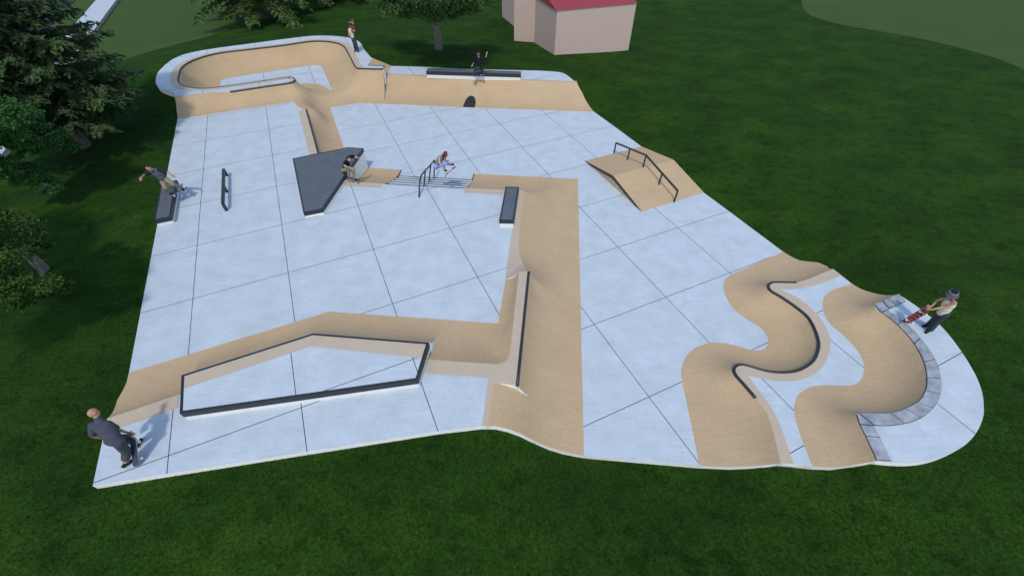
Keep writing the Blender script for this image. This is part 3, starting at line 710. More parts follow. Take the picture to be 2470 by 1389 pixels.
# stair rail: lies in one upright plane running down the stairs
hb = P(1010.8, 476.5, ZU); h4 = P(1046.9, 430.2, ZU - .158 * 4)
pn_ = Vector((-(h4 - hb).y, (h4 - hb).x, 0)).normalized()
def onpl(u, v):
    r_ = rt * ((u - W0 / 2) / FPX) - up * ((v - H0 / 2) / FPX) + fw; o_ = Vector((0, 0, CAMZ)); return o_ + r_ * ((hb - o_).dot(pn_) / r_.dot(pn_))
q = cr([onpl(*p) for p in ((1012, 447), (1013.5, 432), (1017.5, 421.5), (1026.5, 411), (1039, 397.5), (1047.5, 386.5))], 5)
rail('stair_rail', 'black round handrail running down the stair set', [hb] + q, [(onpl(1022.6, 448.5), onpl(1026, 412)), (onpl(1035, 438.5), onpl(1039, 398)), (onpl(1046.7, 430), onpl(1048.5, 387))], .034, False)
# arched pipe mouth on the back bank, its dark inside painted on
pc_ = P(1131, 260, 0); fdir = (P(1434, 271, 0) - P(1152, 261, 0)).normalized(); fn_ = Vector((-fdir.y, fdir.x, 0))
t = thing('pipe_mouth', pc_, 'black arched pipe mouth set into the foot of the back bank', 'pipe')
V = []; F = []; ns = 14; rr = .36
bz_ = lambda yy: max(0.0, yy) * (ZF / ((P(931, 180.8, ZF) - P(915, 251, Z0)).dot(fn_)))
for ring, (ro, hh) in enumerate(((rr, 1.0), (rr - .045, .95))):
    for k in range(ns + 1):
        a_ = math.pi * k / ns; x = -math.cos(a_) * ro; yy = (math.sin(a_) ** .62) * 1.12 * hh
        p = pc_ + fdir * x + fn_ * yy; V.append(Vector((p.x, p.y, float(FB.z(np.array([p.x]), np.array([p.y]))[0]) + (.05 if ring == 0 else .055))))
for k in range(ns + 1):
    p = V[k]; V.append(p - Vector((0, 0, .15)))
for k in range(ns):
    F += [[k, k + 1, ns + 2 + k, ns + 1 + k], [k, 2 * ns + 2 + k, 2 * ns + 3 + k, k + 1]]
mesh_obj('rim', V, F, M['steel'], t, smooth=True)
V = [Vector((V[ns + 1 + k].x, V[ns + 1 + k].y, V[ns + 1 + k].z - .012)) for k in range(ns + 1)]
M['pipe_shade'] = mat('pipe_shade_sheet', (.022, .026, .034), .6, .2, 3)
mesh_obj('inside', V, [list(range(ns + 1))[::-1]], M['pipe_shade'], t)  # flat dark sheet painting the shade in the pipe, no real hollow

# ================================================================== building
def brick(n, geo, c):
    tx = n.nodes.new("ShaderNodeTexBrick"); tx.inputs["Scale"].default_value = 1.0
    tx.inputs["Color1"].default_value = (.50, .385, .325, 1); tx.inputs["Color2"].default_value = (.485, .38, .315, 1); tx.inputs["Mortar"].default_value = (.44, .34, .285, 1)
    tx.inputs["Mortar Size"].default_value = .006; tx.inputs["Brick Width"].default_value = .4; tx.inputs["Row Height"].default_value = .2
    sx = n.nodes.new("ShaderNodeSeparateXYZ"); n.links.new(geo.outputs["Position"], sx.inputs[0]); cb = n.nodes.new("ShaderNodeCombineXYZ")
    n.links.new(mnode(n, 'ADD', sx.outputs[0], sx.outputs[1]), cb.inputs[0]); n.links.new(sx.outputs[2], cb.inputs[1]); n.links.new(cb.outputs[0], tx.inputs[0])
    return tx.outputs[0]
M['brick'] = mat('pale_pink_block', (.40, .30, .25), .85, fn=brick)
def seams(n, geo, c):
    sx = n.nodes.new("ShaderNodeSeparateXYZ"); n.links.new(geo.outputs["Position"], sx.inputs[0])
    f = mnode(n, 'FRACT', mnode(n, 'MULTIPLY', mnode(n, 'ADD', mnode(n, 'MULTIPLY', sx.outputs[0], .55), mnode(n, 'MULTIPLY', sx.outputs[1], .83)), 3.2))
    return mixcol(n, mnode(n, 'LESS_THAN', f, .25), c, (.19, .030, .038))
M['roof'] = mat('red_metal_roof', (.30, .045, .052), .6, .06, 4, fn=seams)
bA, bB, bC, bD = P(1240, 100, ZG), P(1288.5, 104, ZG), P(1336.5, 143.5, ZG), P(1515.5, 122, ZG)
t = thing('brick_building', bC, 'pale pink block building with a red metal roof beyond the grass', 'building')
bE = bD + (bB - bC) * 3.0; bB2 = bC + (bB - bC) * 3.0
HW = 3.05
def wallp(pts, z1, nm='wall'):
    return mesh_obj(nm, *prism([Vector((p.x, p.y, 0)) for p in pts], ZG - .4, z1), M['brick'], t)
wallp([bC, bD, bE, bB2], ZG + HW)
bw = (bB2 - bC)
rc = [bC, bD, bE, bB2]; ov = offset(rc, .06)
ctr0 = (ov[0] + ov[3]) / 2; ctr1 = (ov[1] + ov[2]) / 2; rz_ = ZG + HW
V = [Vector((p.x, p.y, rz_ + .01)) for p in ov] + [Vector((ctr0.x, ctr0.y, rz_ + 1.5)), Vector((ctr1.x, ctr1.y, rz_ + 1.5))]
mesh_obj('roof', V, [[0, 1, 5, 4], [2, 3, 4, 5], [0, 4, 3], [1, 2, 5], [0, 3, 2, 1]], M['roof'], t)
ab = (bA - bB); back = Vector((-ab.y, ab.x, 0)).normalized(); back = back if back.y > 0 else -back
wallp([bB + (bB - bA) * .02, bA, bA + back * 5, bB + back * 5], ZG + 4.6, 'side_wing')

# ================================================================== leaves and trees
def quads(name, C_, U_, V_, m, parent=None, smooth=False):
    """many small quads: centres C, half axes U and V (numpy n x 3)"""
    n = len(C_); pts = np.stack([C_ - U_ - V_ * .35, C_ + U_ * .1 - V_, C_ + U_ + V_ * .1, C_ - U_ * .1 + V_], 1).reshape(-1, 3)
    if parent is not None: pts = pts - np.array(parent.location)
    me = bpy.data.meshes.new(name); me.vertices.add(4 * n); me.vertices.foreach_set('co', pts.ravel().astype('f'))
    me.loops.add(4 * n); me.loops.foreach_set('vertex_index', np.arange(4 * n, dtype='i')); me.polygons.add(n)
    me.polygons.foreach_set('loop_start', np.arange(0, 4 * n, 4, dtype='i')); me.polygons.foreach_set('loop_total', np.full(n, 4, dtype='i'))
    me.materials.append(m); me.update(); me.validate()
    o = bpy.data.objects.new(name, me); col.objects.link(o)
    if parent is not None: o.parent = parent
    return o
def unit(a): return a / (np.linalg.norm(a, axis=-1, keepdims=True) + 1e-9)
def leafmat(name, dark, light, sc=1.2):
    def fn(n, geo, c):
        tx = n.nodes.new("ShaderNodeTexNoise"); tx.inputs["Scale"].default_value = sc; tx.inputs["Detail"].default_value = 6; tx.inputs["Roughness"].default_value = .7
        n.links.new(geo.outputs["Position"], tx.inputs[0])
        mr = n.nodes.new("ShaderNodeMapRange"); mr.inputs[1].default_value = .32; mr.inputs[2].default_value = .68; n.links.new(tx.outputs["Fac"], mr.inputs[0])
        rnd = mnode(n, 'ADD', mnode(n, 'MULTIPLY', mr.outputs[0], .6), mnode(n, 'MULTIPLY', geo.outputs["Random Per Island"], .4))
        return mixcol(n, rnd, c, light)
    return mat(name, dark, .7, spec=.2, fn=fn)
M['bark'] = mat('grey_bark', (.10, .085, .07), .95, .4, 9, bump=.6, bscale=18)
M['barkl'] = mat('pale_bark', (.21, .195, .165), .95, .45, 9, bump=.6, bscale=18)
M['needle'] = leafmat('spruce_needles', (.010, .028, .009), (.078, .135, .042), 1.0)
M['needle2'] = leafmat('cedar_foliage', (.016, .045, .010), (.095, .165, .035), 1.0)
M['leafA'] = leafmat('bright_leaves', (.012, .050, .010), (.055, .165, .030), 1.2)
M['leafB'] = leafmat('olive_leaves', (.012, .038, .006), (.070, .130, .018), 1.2)
M['leafC'] = leafmat('back_leaves', (.020, .056, .012), (.080, .155, .035), 1.2)
def limb(pts, r0, r1, n=8):
    vs, fs = [], []
    for i, p in enumerate(pts):
        f = i / (len(pts) - 1); a = pts[max(0, i - 1)]; b = pts[min(len(pts) - 1, i + 1)]; t = (b - a).normalized()
        ref = Vector((0, 1, 0)) if abs(t.z) > .8 else Vector((0, 0, 1)); s = t.cross(ref).normalized(); u_ = s.cross(t); r_ = r0 + (r1 - r0) * f
        for k in range(n):
            an = 2 * math.pi * k / n; vs.append(p + (s * math.cos(an) + u_ * math.sin(an)) * r_)
    for i in range(len(pts) - 1):
        for k in range(n): fs.append([i * n + k, i * n + (k + 1) % n, (i + 1) * n + (k + 1) % n, (i + 1) * n + k])
    return vs, fs
def conifer(name, label, base, H, R, h0, m, nbr, droop=.25, dens_=1.0, seed=1, r0=.28, spray=.26, group=None, hmax=None):
    rg = np.random.default_rng(seed)
    t = thing(name, base, label, 'tree', group)
    B0 = np.array(base)
    mesh_obj('trunk', *limb([Vector(base) + Vector((rg.normal() * .05, rg.normal() * .05, H * k / 8 - .1)) for k in range(9)], r0, .04, 10), M['bark'], t, smooth=True)
    parts = []; Cs = []; Us = []; Vs = []
    for i in range(nbr):
        h = h0 + (H * .97 - h0) * (i / nbr) ** 1.15 + rg.uniform(-.1, .1)
        if hmax and h > hmax: continue
        L = R * (1 - (h / H)) ** .75 * rg.uniform(.7, 1.1) + .3
        if h < h0 + 1.2: L *= rg.uniform(.65, 1.0)
        an = i * 2.39996 + rg.uniform(-.3, .3); dx = np.array([math.cos(an), math.sin(an), 0])
        ks = 7; pts = []
        for k in range(ks):
            s = k / (ks - 1); pts.append(B0 + dx * L * s + np.array([0, 0, h + L * (.12 * s - droop * s * s) + .08 * L * s ** 4]))
        parts.append(limb([Vector(p) for p in pts], .05 + .012 * L, .012, 5))
        nt = int(L * 7 * dens_); side = np.cross(dx, [0, 0, 1.0])
        for j in range(nt):
            s = .12 + .88 * (j + rg.uniform()) / nt; f = s * (ks - 1); k = min(int(f), ks - 2); pb = pts[k] + (pts[k + 1] - pts[k]) * (f - k)
            tl = (.28 + .75 * (1 - s) * s * 2 + .25) * (.35 + .13 * L) * rg.uniform(.7, 1.2)
            sg = 1 if j % 2 else -1; td = unit(dx * rg.uniform(.5, 1.0) + side * sg * rg.uniform(.5, 1.1) + np.array([0, 0, rg.uniform(-.45, .0)]))
            m_ = max(4, int(tl / spray * 7)); q = rg.uniform(0, 1, m_); 
            c = pb + td * (q * tl)[:, None] + rg.normal(0, .035, (m_, 3)) + np.array([0, 0, -.12]) * (q ** 2)[:, None]
            sgn = np.where(np.arange(m_) % 2, 1, -1)[:, None]; perp = np.cross(td, [0, 0, 1.0])
            u = unit(td * rg.uniform(.6, 1.1, (m_, 1)) + perp * sgn * rg.uniform(.3, .9, (m_, 1)) + rg.normal(0, .25, (m_, 3)) + np.array([0, 0, -.12]))
            v = unit(np.cross(u, rg.normal(0, .35, (m_, 3)) + [0, 0, 1.0]))
            Cs.append(c); Us.append(u * spray * .5 * rg.uniform(.6, 1.15, (m_, 1))); Vs.append(v * spray * .16 * rg.uniform(.7, 1.2, (m_, 1)))
    mesh_obj('branches', *merge(*parts), M['bark'], t, smooth=True)
    quads('crown', np.concatenate(Cs), np.concatenate(Us), np.concatenate(Vs), m, t)
    return t
def broadleaf(name, label, base, lobes, m, seed=1, leaf=.085, per=900, r0=.2, bark='barkl', fork=None, group=None, hollow=.35):
    """lobes: list of (centre, (rx, ry, rz))"""
    rg = np.random.default_rng(seed); t = thing(name, base, label, 'tree', group)
    fork = Vector(fork) if fork is not None else Vector(base) + Vector((0, 0, 1.8))
    parts = [limb([Vector(base) - Vector((0, 0, .15)), Vector(base).lerp(fork, .5) + Vector((.04, .03, 0)), fork], r0, r0 * .7, 12)]
    Cs = []; Us = []; Vs = []
    for c, rd_ in lobes:
        c = np.array(c); rd_ = np.array(rd_)
        cv = Vector(c); mid = fork.lerp(cv, .5) + Vector((rg.normal() * .15, rg.normal() * .15, .15))
        parts.append(limb([fork - Vector((0, 0, .1)), mid, cv], r0 * .45, .03, 7))
        nc = max(10, int(26 * np.prod(rd_) ** .55)); cc = unit(rg.normal(size=(nc, 3))) * rg.uniform(hollow, 1, (nc, 1)) ** .6 * rd_ + c
        for q in cc:
            if rg.uniform() < .5: parts.append(limb([cv.lerp(Vector(q), .15), cv.lerp(Vector(q), .6) + Vector((0, 0, .05)), Vector(q)], .022, .008, 4))
            k = int(per * rg.uniform(.5, 1.3)); sz = rg.uniform(.28, .55) * (np.prod(rd_) ** (1 / 3)) * .55
            p = q + rg.normal(0, 1, (k, 3)) * np.array([sz, sz, sz * .55]) * .62
            u = unit(rg.normal(size=(k, 3)) + [0, 0, .1]); v = unit(np.cross(u, rg.normal(size=(k, 3)) + [0, 0, .6]))
            l = leaf * rg.uniform(.6, 1.2, (k, 1)); Cs.append(p); Us.append(u * l * .62); Vs.append(v * l * .42)
    mesh_obj('trunk', *merge(*parts), M[bark], t, smooth=True)
    quads('crown', np.concatenate(Cs), np.concatenate(Us), np.concatenate(Vs), m, t)
    return t
b = P(214, 358, .5); b.z = gz(b.x, b.y)
conifer('spruce_tree', 'huge dark spruce with long spreading boughs beyond the left edge of the park', b, 12.5, 4.25, 1.4, M['needle'], 250, .17, 1.5, 3, .26, .32)
b = P(36, 436, .5); b.z = gz(b.x, b.y)
L_ = lambda u, v, z: P(u, v, z)
broadleaf('leafy_tree', 'bright green small-leaved tree in front of the big spruce at the left', b,
          [(L_(20, 305, 3.8), (1.1, 1.1, .7)), (L_(-60, 300, 4.4), (1.6, 1.4, 1.0)), (L_(90, 335, 2.9), (.95, .9, .45)), (L_(150, 350, 2.2), (.6, .6, .3)), (L_(-10, 400, 2.6), (1.0, .9, .4)), (L_(60, 420, 1.9), (.9, .7, .35)), (L_(115, 448, 1.5), (.6, .55, .28))], M['leafA'], 5, .075, 620, .18)
b = P(104, 648, .6); b.z = gz(b.x, b.y)
broadleaf('leafy_tree', 'olive green tree with a pale leaning trunk, nearest tree on the left', b,
          [(L_(-20, 545, 3.7), (1.1, 1.0, .6)), (L_(40, 552, 3.2), (.65, .6, .32)), (L_(92, 588, 2.6), (.38, .4, .2)), (L_(-30, 700, 3.2), (1.3, .8, .5)), (L_(50, 690, 2.5), (.7, .5, .32)), (L_(120, 700, 2.0), (.5, .45, .26)), (L_(20, 730, 2.5), (.7, .5, .25)), (L_(-120, 620, 4), (1.4, 1.4, 1.0))], M['leafB'], 9, .062, 620, .17, fork=P(30, 590, 1.9 + b.z))
b = P(637, 43, ZG); b.z = gz(b.x, b.y)
conifer('cedar_tree', 'drooping cedar with visible trunk behind the bowl, left of the far cedar', b, 11, 6.2, 1.6, M['needle2'], 130, .46, 1.2, 12, .25, .46)
b = P(815, -14, ZG)
conifer('cedar_tree', 'farther cedar cut off at the top, between the other cedar and the round tree', b, 12, 6.0, 1.3, M['needle2'], 120, .40, 1.1, 13, .28, .50)
b = P(1060, 133, ZG); b.z = gz(b.x, b.y)
broadleaf('round_tree', 'round-crowned tree with a slim grey trunk left of the pink building', b,
          [(L_(1045, -5, 4.6), (2.2, 1.8, 1.3)), (L_(960, -12, 4.6), (1.7, 1.6, 1.1)), (L_(1125, -8, 4.4), (1.6, 1.5, 1.0)), (L_(1000, 12, 3.9), (1.3, 1.2, .7)), (L_(1070, 20, 3.6), (1.2, 1.1, .6)), (L_(1040, -70, 6.5), (2.4, 2.2, 1.6))], M['leafC'], 21, .12, 260, .30, fork=P(1050, 52, 2.9))

b = Vector((-19.5, 3.0, 0)); b.z = gz(b.x, b.y)
broadleaf('tall_tree', 'tall broad tree outside the left edge, shading the lawn and slab edge', b,
          [((-15.8, 5.8, 8.2), (1.2, 1.3, .8)), ((-15.2, 3.9, 8.2), (.9, .9, .7)), ((-18.6, 7.2, 8.8), (1.9, 1.7, 1.2)), ((-20.5, 5, 9), (2.2, 2.0, 1.5)), ((-19.5, 8.8, 7.8), (1.7, 1.5, 1.0)), ((-22.5, 8, 8), (2, 2, 1.3))], M['leafB'], 31, .16, 260, .28, fork=(-19.4, 3.6, 5.2))

# ================================================================== grass blades beside the park
def blades(n_try, x0, x1, y0, y1, dens_fn, seed):
    rg = np.random.default_rng(seed); x = rg.uniform(x0, x1, n_try); y = rg.uniform(y0, y1, n_try)
    k = ~inside(bdp, x, y); x = x[k]; y = y[k]
    k = rg.uniform(size=len(x)) < dens_fn(x, y); return x[k], y[k]
df = lambda x, y: np.clip(1.25 - np.hypot(x, y) / 16, .12, 1)
xs, ys = blades(230000, -14, 15, .6, 14, df, 3)
d_, _ = segdist([bdp + [bdp[0]]], xs, ys)
k = (ys < 7.0) | (d_ < 2.2); xs, ys, d_ = xs[k], ys[k], d_[k]
k = d_ > .015; xs, ys = xs[k], ys[k]
zs = ground_z(xs, ys); n = len(xs); rg = np.random.default_rng(4)
h = rg.uniform(.045, .11, n); an = rg.uniform(0, 2 * math.pi, n); wd = rg.uniform(.004, .009, n); lean = rg.normal(0, .022, (n, 2))
c = np.stack([xs, ys, zs - .01], 1); u = np.stack([np.cos(an) * wd, np.sin(an) * wd, np.zeros(n)], 1)
tip = c + np.stack([lean[:, 0], lean[:, 1], h], 1)
pts = np.stack([c - u, c + u, tip], 1).reshape(-1, 3)
me = bpy.data.meshes.new('grass_blades'); me.vertices.add(3 * n); me.vertices.foreach_set('co', pts.ravel().astype('f'))
me.loops.add(3 * n); me.loops.foreach_set('vertex_index', np.arange(3 * n, dtype='i')); me.polygons.add(n)
me.polygons.foreach_set('loop_start', np.arange(0, 3 * n, 3, dtype='i')); me.polygons.foreach_set('loop_total', np.full(n, 3, dtype='i'))
me.materials.append(M['blade']); me.update(); me.validate()
o = bpy.data.objects.new('grass_blades', me); col.objects.link(o); o['kind'] = 'stuff'; o['label'] = 'short dark green grass blades around the edge of the park'; o['category'] = 'grass'

# ================================================================== people and skateboards
def sweep(a, b, ra, rb, n=12):
    """closed tapered limb with rounded ends"""
    a = Vector(a); b = Vector(b); t = (b - a); L = t.length; t = t.normalized() if L > 1e-6 else Vector((0, 0, 1))
    s = t.orthogonal().normalized(); u_ = t.cross(s); prof_ = []
    for k in range(1, 4): an = math.pi / 2 * k / 4; prof_.append((-ra * math.cos(an), ra * math.sin(an)))
    prof_ += [(0, ra), (L, rb)]
    for k in range(3, 0, -1): an = math.pi / 2 * k / 4; prof_.append((L + rb * math.cos(an), rb * math.sin(an)))
    V = [a - t * ra]; F = []
    for x, r_ in prof_:
        for k in range(n):
            an = 2 * math.pi * k / n; V.append(a + t * x + (s * math.cos(an) + u_ * math.sin(an)) * r_)
    V.append(a + t * (L + rb)); m = len(prof_)
    for k in range(n):
        F.append([0, 1 + (k + 1) % n, 1 + k]); F.append([len(V) - 1, 1 + (m - 1) * n + k, 1 + (m - 1) * n + (k + 1) % n])
    for i in range(m - 1):
        for k in range(n): F.append([1 + i * n + k, 1 + i * n + (k + 1) % n, 1 + (i + 1) * n + (k + 1) % n, 1 + (i + 1) * n + k])
    return V, F
def ell(c, ax, r, n=16, m=10, lo=-1.0):
    """ellipsoid; ax = three axes, r = three radii"""
    c = Vector(c); V = []; F = []
    for i in range(m + 1):
        ph = math.pi * i / m
        for k in range(n):
            an = 2 * math.pi * k / n; q = (math.sin(ph) * math.cos(an), math.sin(ph) * math.sin(an), max(lo, math.cos(ph)))
            V.append(c + ax[0] * q[0] * r[0] + ax[1] * q[1] * r[1] + ax[2] * q[2] * r[2])
    for i in range(m):
        for k in range(n): F.append([i * n + k, (i + 1) * n + k, (i + 1) * n + (k + 1) % n, i * n + (k + 1) % n])
    return V, F
def fused(name, parts, m, parent, vox=.011, sm=3):
    """several overlapping volumes grown together into one continuous surface"""
    o = mesh_obj(name, *merge(*parts), m, parent, smooth=True)
    bm = bmesh.new(); bm.from_mesh(o.data); bmesh.ops.remove_doubles(bm, verts=bm.verts, dist=1e-5); bmesh.ops.recalc_face_normals(bm, faces=bm.faces); bm.to_mesh(o.data); bm.free()
    md = o.modifiers.new('r', 'REMESH'); md.mode = 'VOXEL'; md.voxel_size = vox; md.use_smooth_shade = True
    s = o.modifiers.new('s', 'SMOOTH'); s.iterations = sm; s.factor = .5
    dg = bpy.context.evaluated_depsgraph_get(); dg.update(); me = bpy.data.meshes.new_from_object(o.evaluated_get(dg))
    o.modifiers.clear(); old = o.data; o.data = me; bpy.data.meshes.remove(old)
    for p in me.polygons: p.use_smooth = True
    me.materials.clear(); me.materials.append(m); return o
def cloth(name, c, v=.10): return mat(name, c, .9, v, 9, spec=.1, bump=.25, bscale=35)
M['skin'] = mat('skin', (.42, .22, .15), .55, .06, 12, spec=.35)
M['skin_pale'] = mat('pale_skin', (.56, .33, .26), .55, .05, 12, spec=.35)
M['eye'] = mat('eye', (.02, .015, .012), .3)
M['lip'] = mat('lip', (.28, .09, .07), .5)
M['tee_grey'] = cloth('slate_grey_cotton', (.062, .066, .090)); M['short'] = cloth('grey_green_cotton', (.062, .074, .078))
M['tee_mid'] = cloth('mid_grey_cotton', (.105, .10, .125)); M['sleeve'] = cloth('charcoal_cotton', (.022, .025, .03))
M['khaki'] = cloth('khaki_cotton', (.26, .225, .145)); M['cream'] = cloth('cream_cotton', (.60, .54, .43), .04)
M['teal'] = cloth('dark_teal_denim', (.040, .056, .060)); M['tee_black'] = cloth('black_cotton', (.012, .013, .018))
M['vest'] = cloth('grey_wool', (.16, .165, .155)); M['lilac'] = cloth('lilac_denim', (.26, .32, .66), .12)
M['hair_dk'] = mat('dark_brown_hair', (.020, .012, .010), .7, .4, 30); M['hair_rd'] = mat('auburn_hair', (.10, .026, .010), .6, .35, 30)
M['shoe'] = mat('black_canvas', (.010, .010, .012), .8); M['sole'] = mat('white_rubber', (.6, .6, .58), .7)
M['hat'] = mat('grey_knit', (.085, .10, .115), .95, .35, 40); M['hat_bk'] = mat('black_felt', (.010, .011, .014), .9); M['cap'] = mat('grey_cotton_cap', (.12, .11, .14), .9, .1, 10)
M['grip'] = mat('grip_tape', (.045, .055, .085), .95, .12, 30); M['ply'] = mat('maple_ply', (.55, .42, .27), .6)
M['wheel'] = mat('white_wheel', (.72, .72, .70), .4, spec=.5); M['truck'] = mat('cast_truck', (.30, .31, .33), .4, metal=.6)
def stripes(n, geo, c):
    tc = n.nodes.new("ShaderNodeTexCoord"); sx = n.nodes.new("ShaderNodeSeparateXYZ"); n.links.new(tc.outputs["Generated"], sx.inputs[0])
    k = mnode(n, 'ADD', mnode(n, 'MULTIPLY', sx.outputs[0], 7.0), mnode(n, 'MULTIPLY', sx.outputs[2], 3.5)); k2 = mnode(n, 'ADD', mnode(n, 'MULTIPLY', sx.outputs[1], 11.0), 0.3)
    c = mixcol(n, mnode(n, 'LESS_THAN', mnode(n, 'FRACT', k), .28), c, (.52, .075, .05))
    return mixcol(n, mnode(n, 'LESS_THAN', mnode(n, 'FRACT', k2), .14), c, (.20, .035, .03))
M['graphic'] = mat('striped_board_underside', (.018, .016, .024), .45, fn=stripes)
def U3(v): return Vector(v).normalized()
def person(key, label, fdir, wear, fem=False, skin='skin'):
    J = {k: Vector(v) for k, v in POSE[key].items()}
    c = (J['anL'] + J['anR']) / 2
    t = thing('person', (c.x, c.y, min(J['toL'].z, J['toR'].z) - .05), label, 'person')
    s = .90 if fem else 1.0; sk = M[skin]
    upv = U3(J['nk'] - J['pel']); side = U3(J['shR'] - J['shL']); fwd_ = U3(upv.cross(side)) * (1)
    fwd_ = U3(side.cross(upv)) if U3(side.cross(upv)).dot(Vector(fdir)) > 0 else -U3(side.cross(upv))
    B = []
    chest = J['pel'].lerp(J['nk'], .68); waist = J['pel'].lerp(J['nk'], .35)
    def ax(): return (side, fwd_, upv)
    B += [ell(J['pel'], ax(), (.155 * s, .105 * s, .12 * s)), ell(waist, ax(), (.130 * s, .095 * s, .14)), ell(chest, ax(), (.165 * s, .112 * s, .17))]
    B += [sweep(J['shL'].lerp(J['nk'], .12), J['shR'].lerp(J['nk'], .12), .058 * s, .058 * s), sweep(J['nk'], J['nk'].lerp(J['hd'], .75), .056 * s, .052 * s)]
    for q in 'LR':
        B += [sweep(J['sh' + q], J['el' + q], .050 * s, .038 * s), sweep(J['el' + q], J['wr' + q], .040 * s, .026 * s)]
        B += [sweep(J['hip' + q], J['kn' + q], .088 * s, .056 * s), sweep(J['kn' + q], J['kn' + q].lerp(J['an' + q], .35), .054 * s, .056 * s), sweep(J['kn' + q].lerp(J['an' + q], .35), J['an' + q], .056 * s, .036 * s)]
        B += [sweep(J['an' + q], J['an' + q].lerp(J['to' + q], .35), .034, .022)]
        # hand: palm, four curled fingers of unequal length and a thumb leaving the side of the palm
        d_ = U3(J['ha' + q] - J['wr' + q]); lat = d_.cross(fwd_); lat = U3(lat) if lat.length > .2 else U3(d_.cross(upv)); nrm_ = lat.cross(d_)
        cv = U3(J['wr' + q] - J['el' + q]); cur = nrm_ if nrm_.dot(-fwd_ if q == 'x' else fwd_) > 0 else -nrm_
        for j, (off, ln) in enumerate(((-.030, .068), (-.010, .078), (.011, .074), (.031, .058))):
            b0 = J['wr' + q] + d_ * .02 + lat * off * .5; b1 = J['wr' + q] + d_ * .088 + lat * off
            B.append(sweep(b0, b1, .015, .012, 8))
            k1 = b1 + (d_ + cur * .25 + lat * off * 2).normalized() * ln * .5; k2 = k1 + (d_ + cur * .9).normalized() * ln * .5
            B += [sweep(b1, k1, .0105, .0095, 8), sweep(k1, k2, .0095, .0085, 8)]
        th0 = J['wr' + q] + d_ * .03 + lat * .022 * (1); th1 = th0 + (d_ * .55 + lat * .8 + cur * .2).normalized() * .04; th2 = th1 + (d_ + lat * .25 + cur * .3).normalized() * .032
        B += [sweep(th0, th1, .014, .0115, 8), sweep(th1, th2, .0115, .0095, 8)]
    # head
    hu = U3(J['hd'] - J['nk']) if wear.get('hup') is None else U3(wear['hup']); hf = Vector(fdir); hf = U3(hf - hu * hf.dot(hu)); hs = U3(hf.cross(hu))
    hc = J['hd'] + hu * .015; A3 = (hs, hf, hu)
    B += [ell(hc + hu * .02 - hf * .008, A3, (.077, .096, .098)), ell(hc - hu * .045 + hf * .028, A3, (.055, .060, .065)), sweep(hc + hf * .085 + hu * .008, hc + hf * .103 - hu * .018, .010, .014, 8)]
    for g in (-1, 1): B.append(ell(hc + hs * g * .078 - hu * .005 - hf * .005, A3, (.012, .020, .032), 8, 6))
    B.append(sweep(hc - hu * .03, J['nk'], .05 * s, .055 * s))
    fused('body', B, sk, t, .010, 2)
    for g in (-1, 1): mesh_obj('eye', *ell(hc + hs * g * .030 + hf * .083 + hu * .014, A3, (.013, .010, .008), 8, 6), M['eye'], t, smooth=True)
    mesh_obj('mouth', *ell(hc + hf * .088 - hu * .048, A3, (.022, .008, .006), 8, 6), M['lip'], t, smooth=True)
    # top
    bk = wear.get('bulk', 1.0) * s
    T_ = [ell(J['pel'] + upv * .0, ax(), (.178 * bk, .130 * bk, .13)), ell(waist, ax(), (.165 * bk, .128 * bk, .16)), ell(chest, ax(), (.192 * bk, .138 * bk, .19))]
    if wear.get('top_sleeve', 0): T_.append(sweep(J['nk'] - upv * .04, J['nk'] + (J['hd'] - J['nk']) * wear.get('collar', .18), .098 * bk, .068 * s))
    T_ += [sweep(J['pel'] + upv * .02, chest, .125 * s, .13 * s)]
    if wear.get('top_sleeve', 0) > 0: T_.append(sweep(J['shL'].lerp(J['nk'], .1), J['shR'].lerp(J['nk'], .1), .073 * s, .073 * s))
    else: T_.append(sweep(J['shL'].lerp(J['nk'], .45), J['shR'].lerp(J['nk'], .45), .062 * s, .062 * s))
    fs = wear.get('top_sleeve', 0); SL = []
    if fs:
        for q in 'LR':
            a_, b_ = J['sh' + q], J['sh' + q].lerp(J['el' + q], fs); SL.append(sweep(a_.lerp(J['nk'], .1), b_, .076 * s, .074 * s))
    if wear.get('sleeve_m'):
        fused('shirt', T_, M[wear['top']], t, .013, 3)
        for g in SL: fused('sleeve', [g], M[wear['sleeve_m']], t, .012, 2)
    else: fused('shirt', T_ + SL, M[wear['top']], t, .013, 3)
    # trousers
    G = [ell(J['pel'] - upv * .03, ax(), (.165 * s, .118 * s, .10))]
    ft = wear.get('leg', .93)
    for q in 'LR':
        G += [sweep(J['hip' + q], J['kn' + q], .108 * s, wear.get('knee', .082) * s), sweep(J['kn' + q], J['kn' + q].lerp(J['an' + q], ft), wear.get('knee', .082) * s, wear.get('cuff', .064))]
    fused('trousers', G, M[wear['bottom']], t, .012, 3)
    # shoes
    for q in 'LR':
        a_, b_ = J['an' + q], J['to' + q]; dr = U3(b_ - a_); fl = Vector((dr.x, dr.y, dr.z * .6)).normalized(); sd = U3(fl.cross(U3(J['kn' + q] - a_)) if abs(fl.dot(U3(J['kn' + q] - a_))) < .9 else fl.cross(Vector((0, 0, 1)))); un = sd.cross(fl)
        if un.dot(J['kn' + q] - a_) < 0: un = -un
        h0 = a_ - un * .045 - fl * .045; h1 = h0 + fl * .21
        sh_ = fused('shoe', [sweep(h0, h1, .043, .036), sweep(a_ + un * .02, a_ - un * .03, .048, .048), ell((h0 + h1) / 2, (sd, fl, un), (.048, .14, .036))], M['shoe'], t, .011, 1)
        mesh_obj('sole', *ell((h0 + h1) / 2 - un * .034, (sd, fl, un), (.050, .150, .014), 14, 6), M['sole'], sh_, smooth=True)
    # hair and hats
    hr = wear.get('hair')
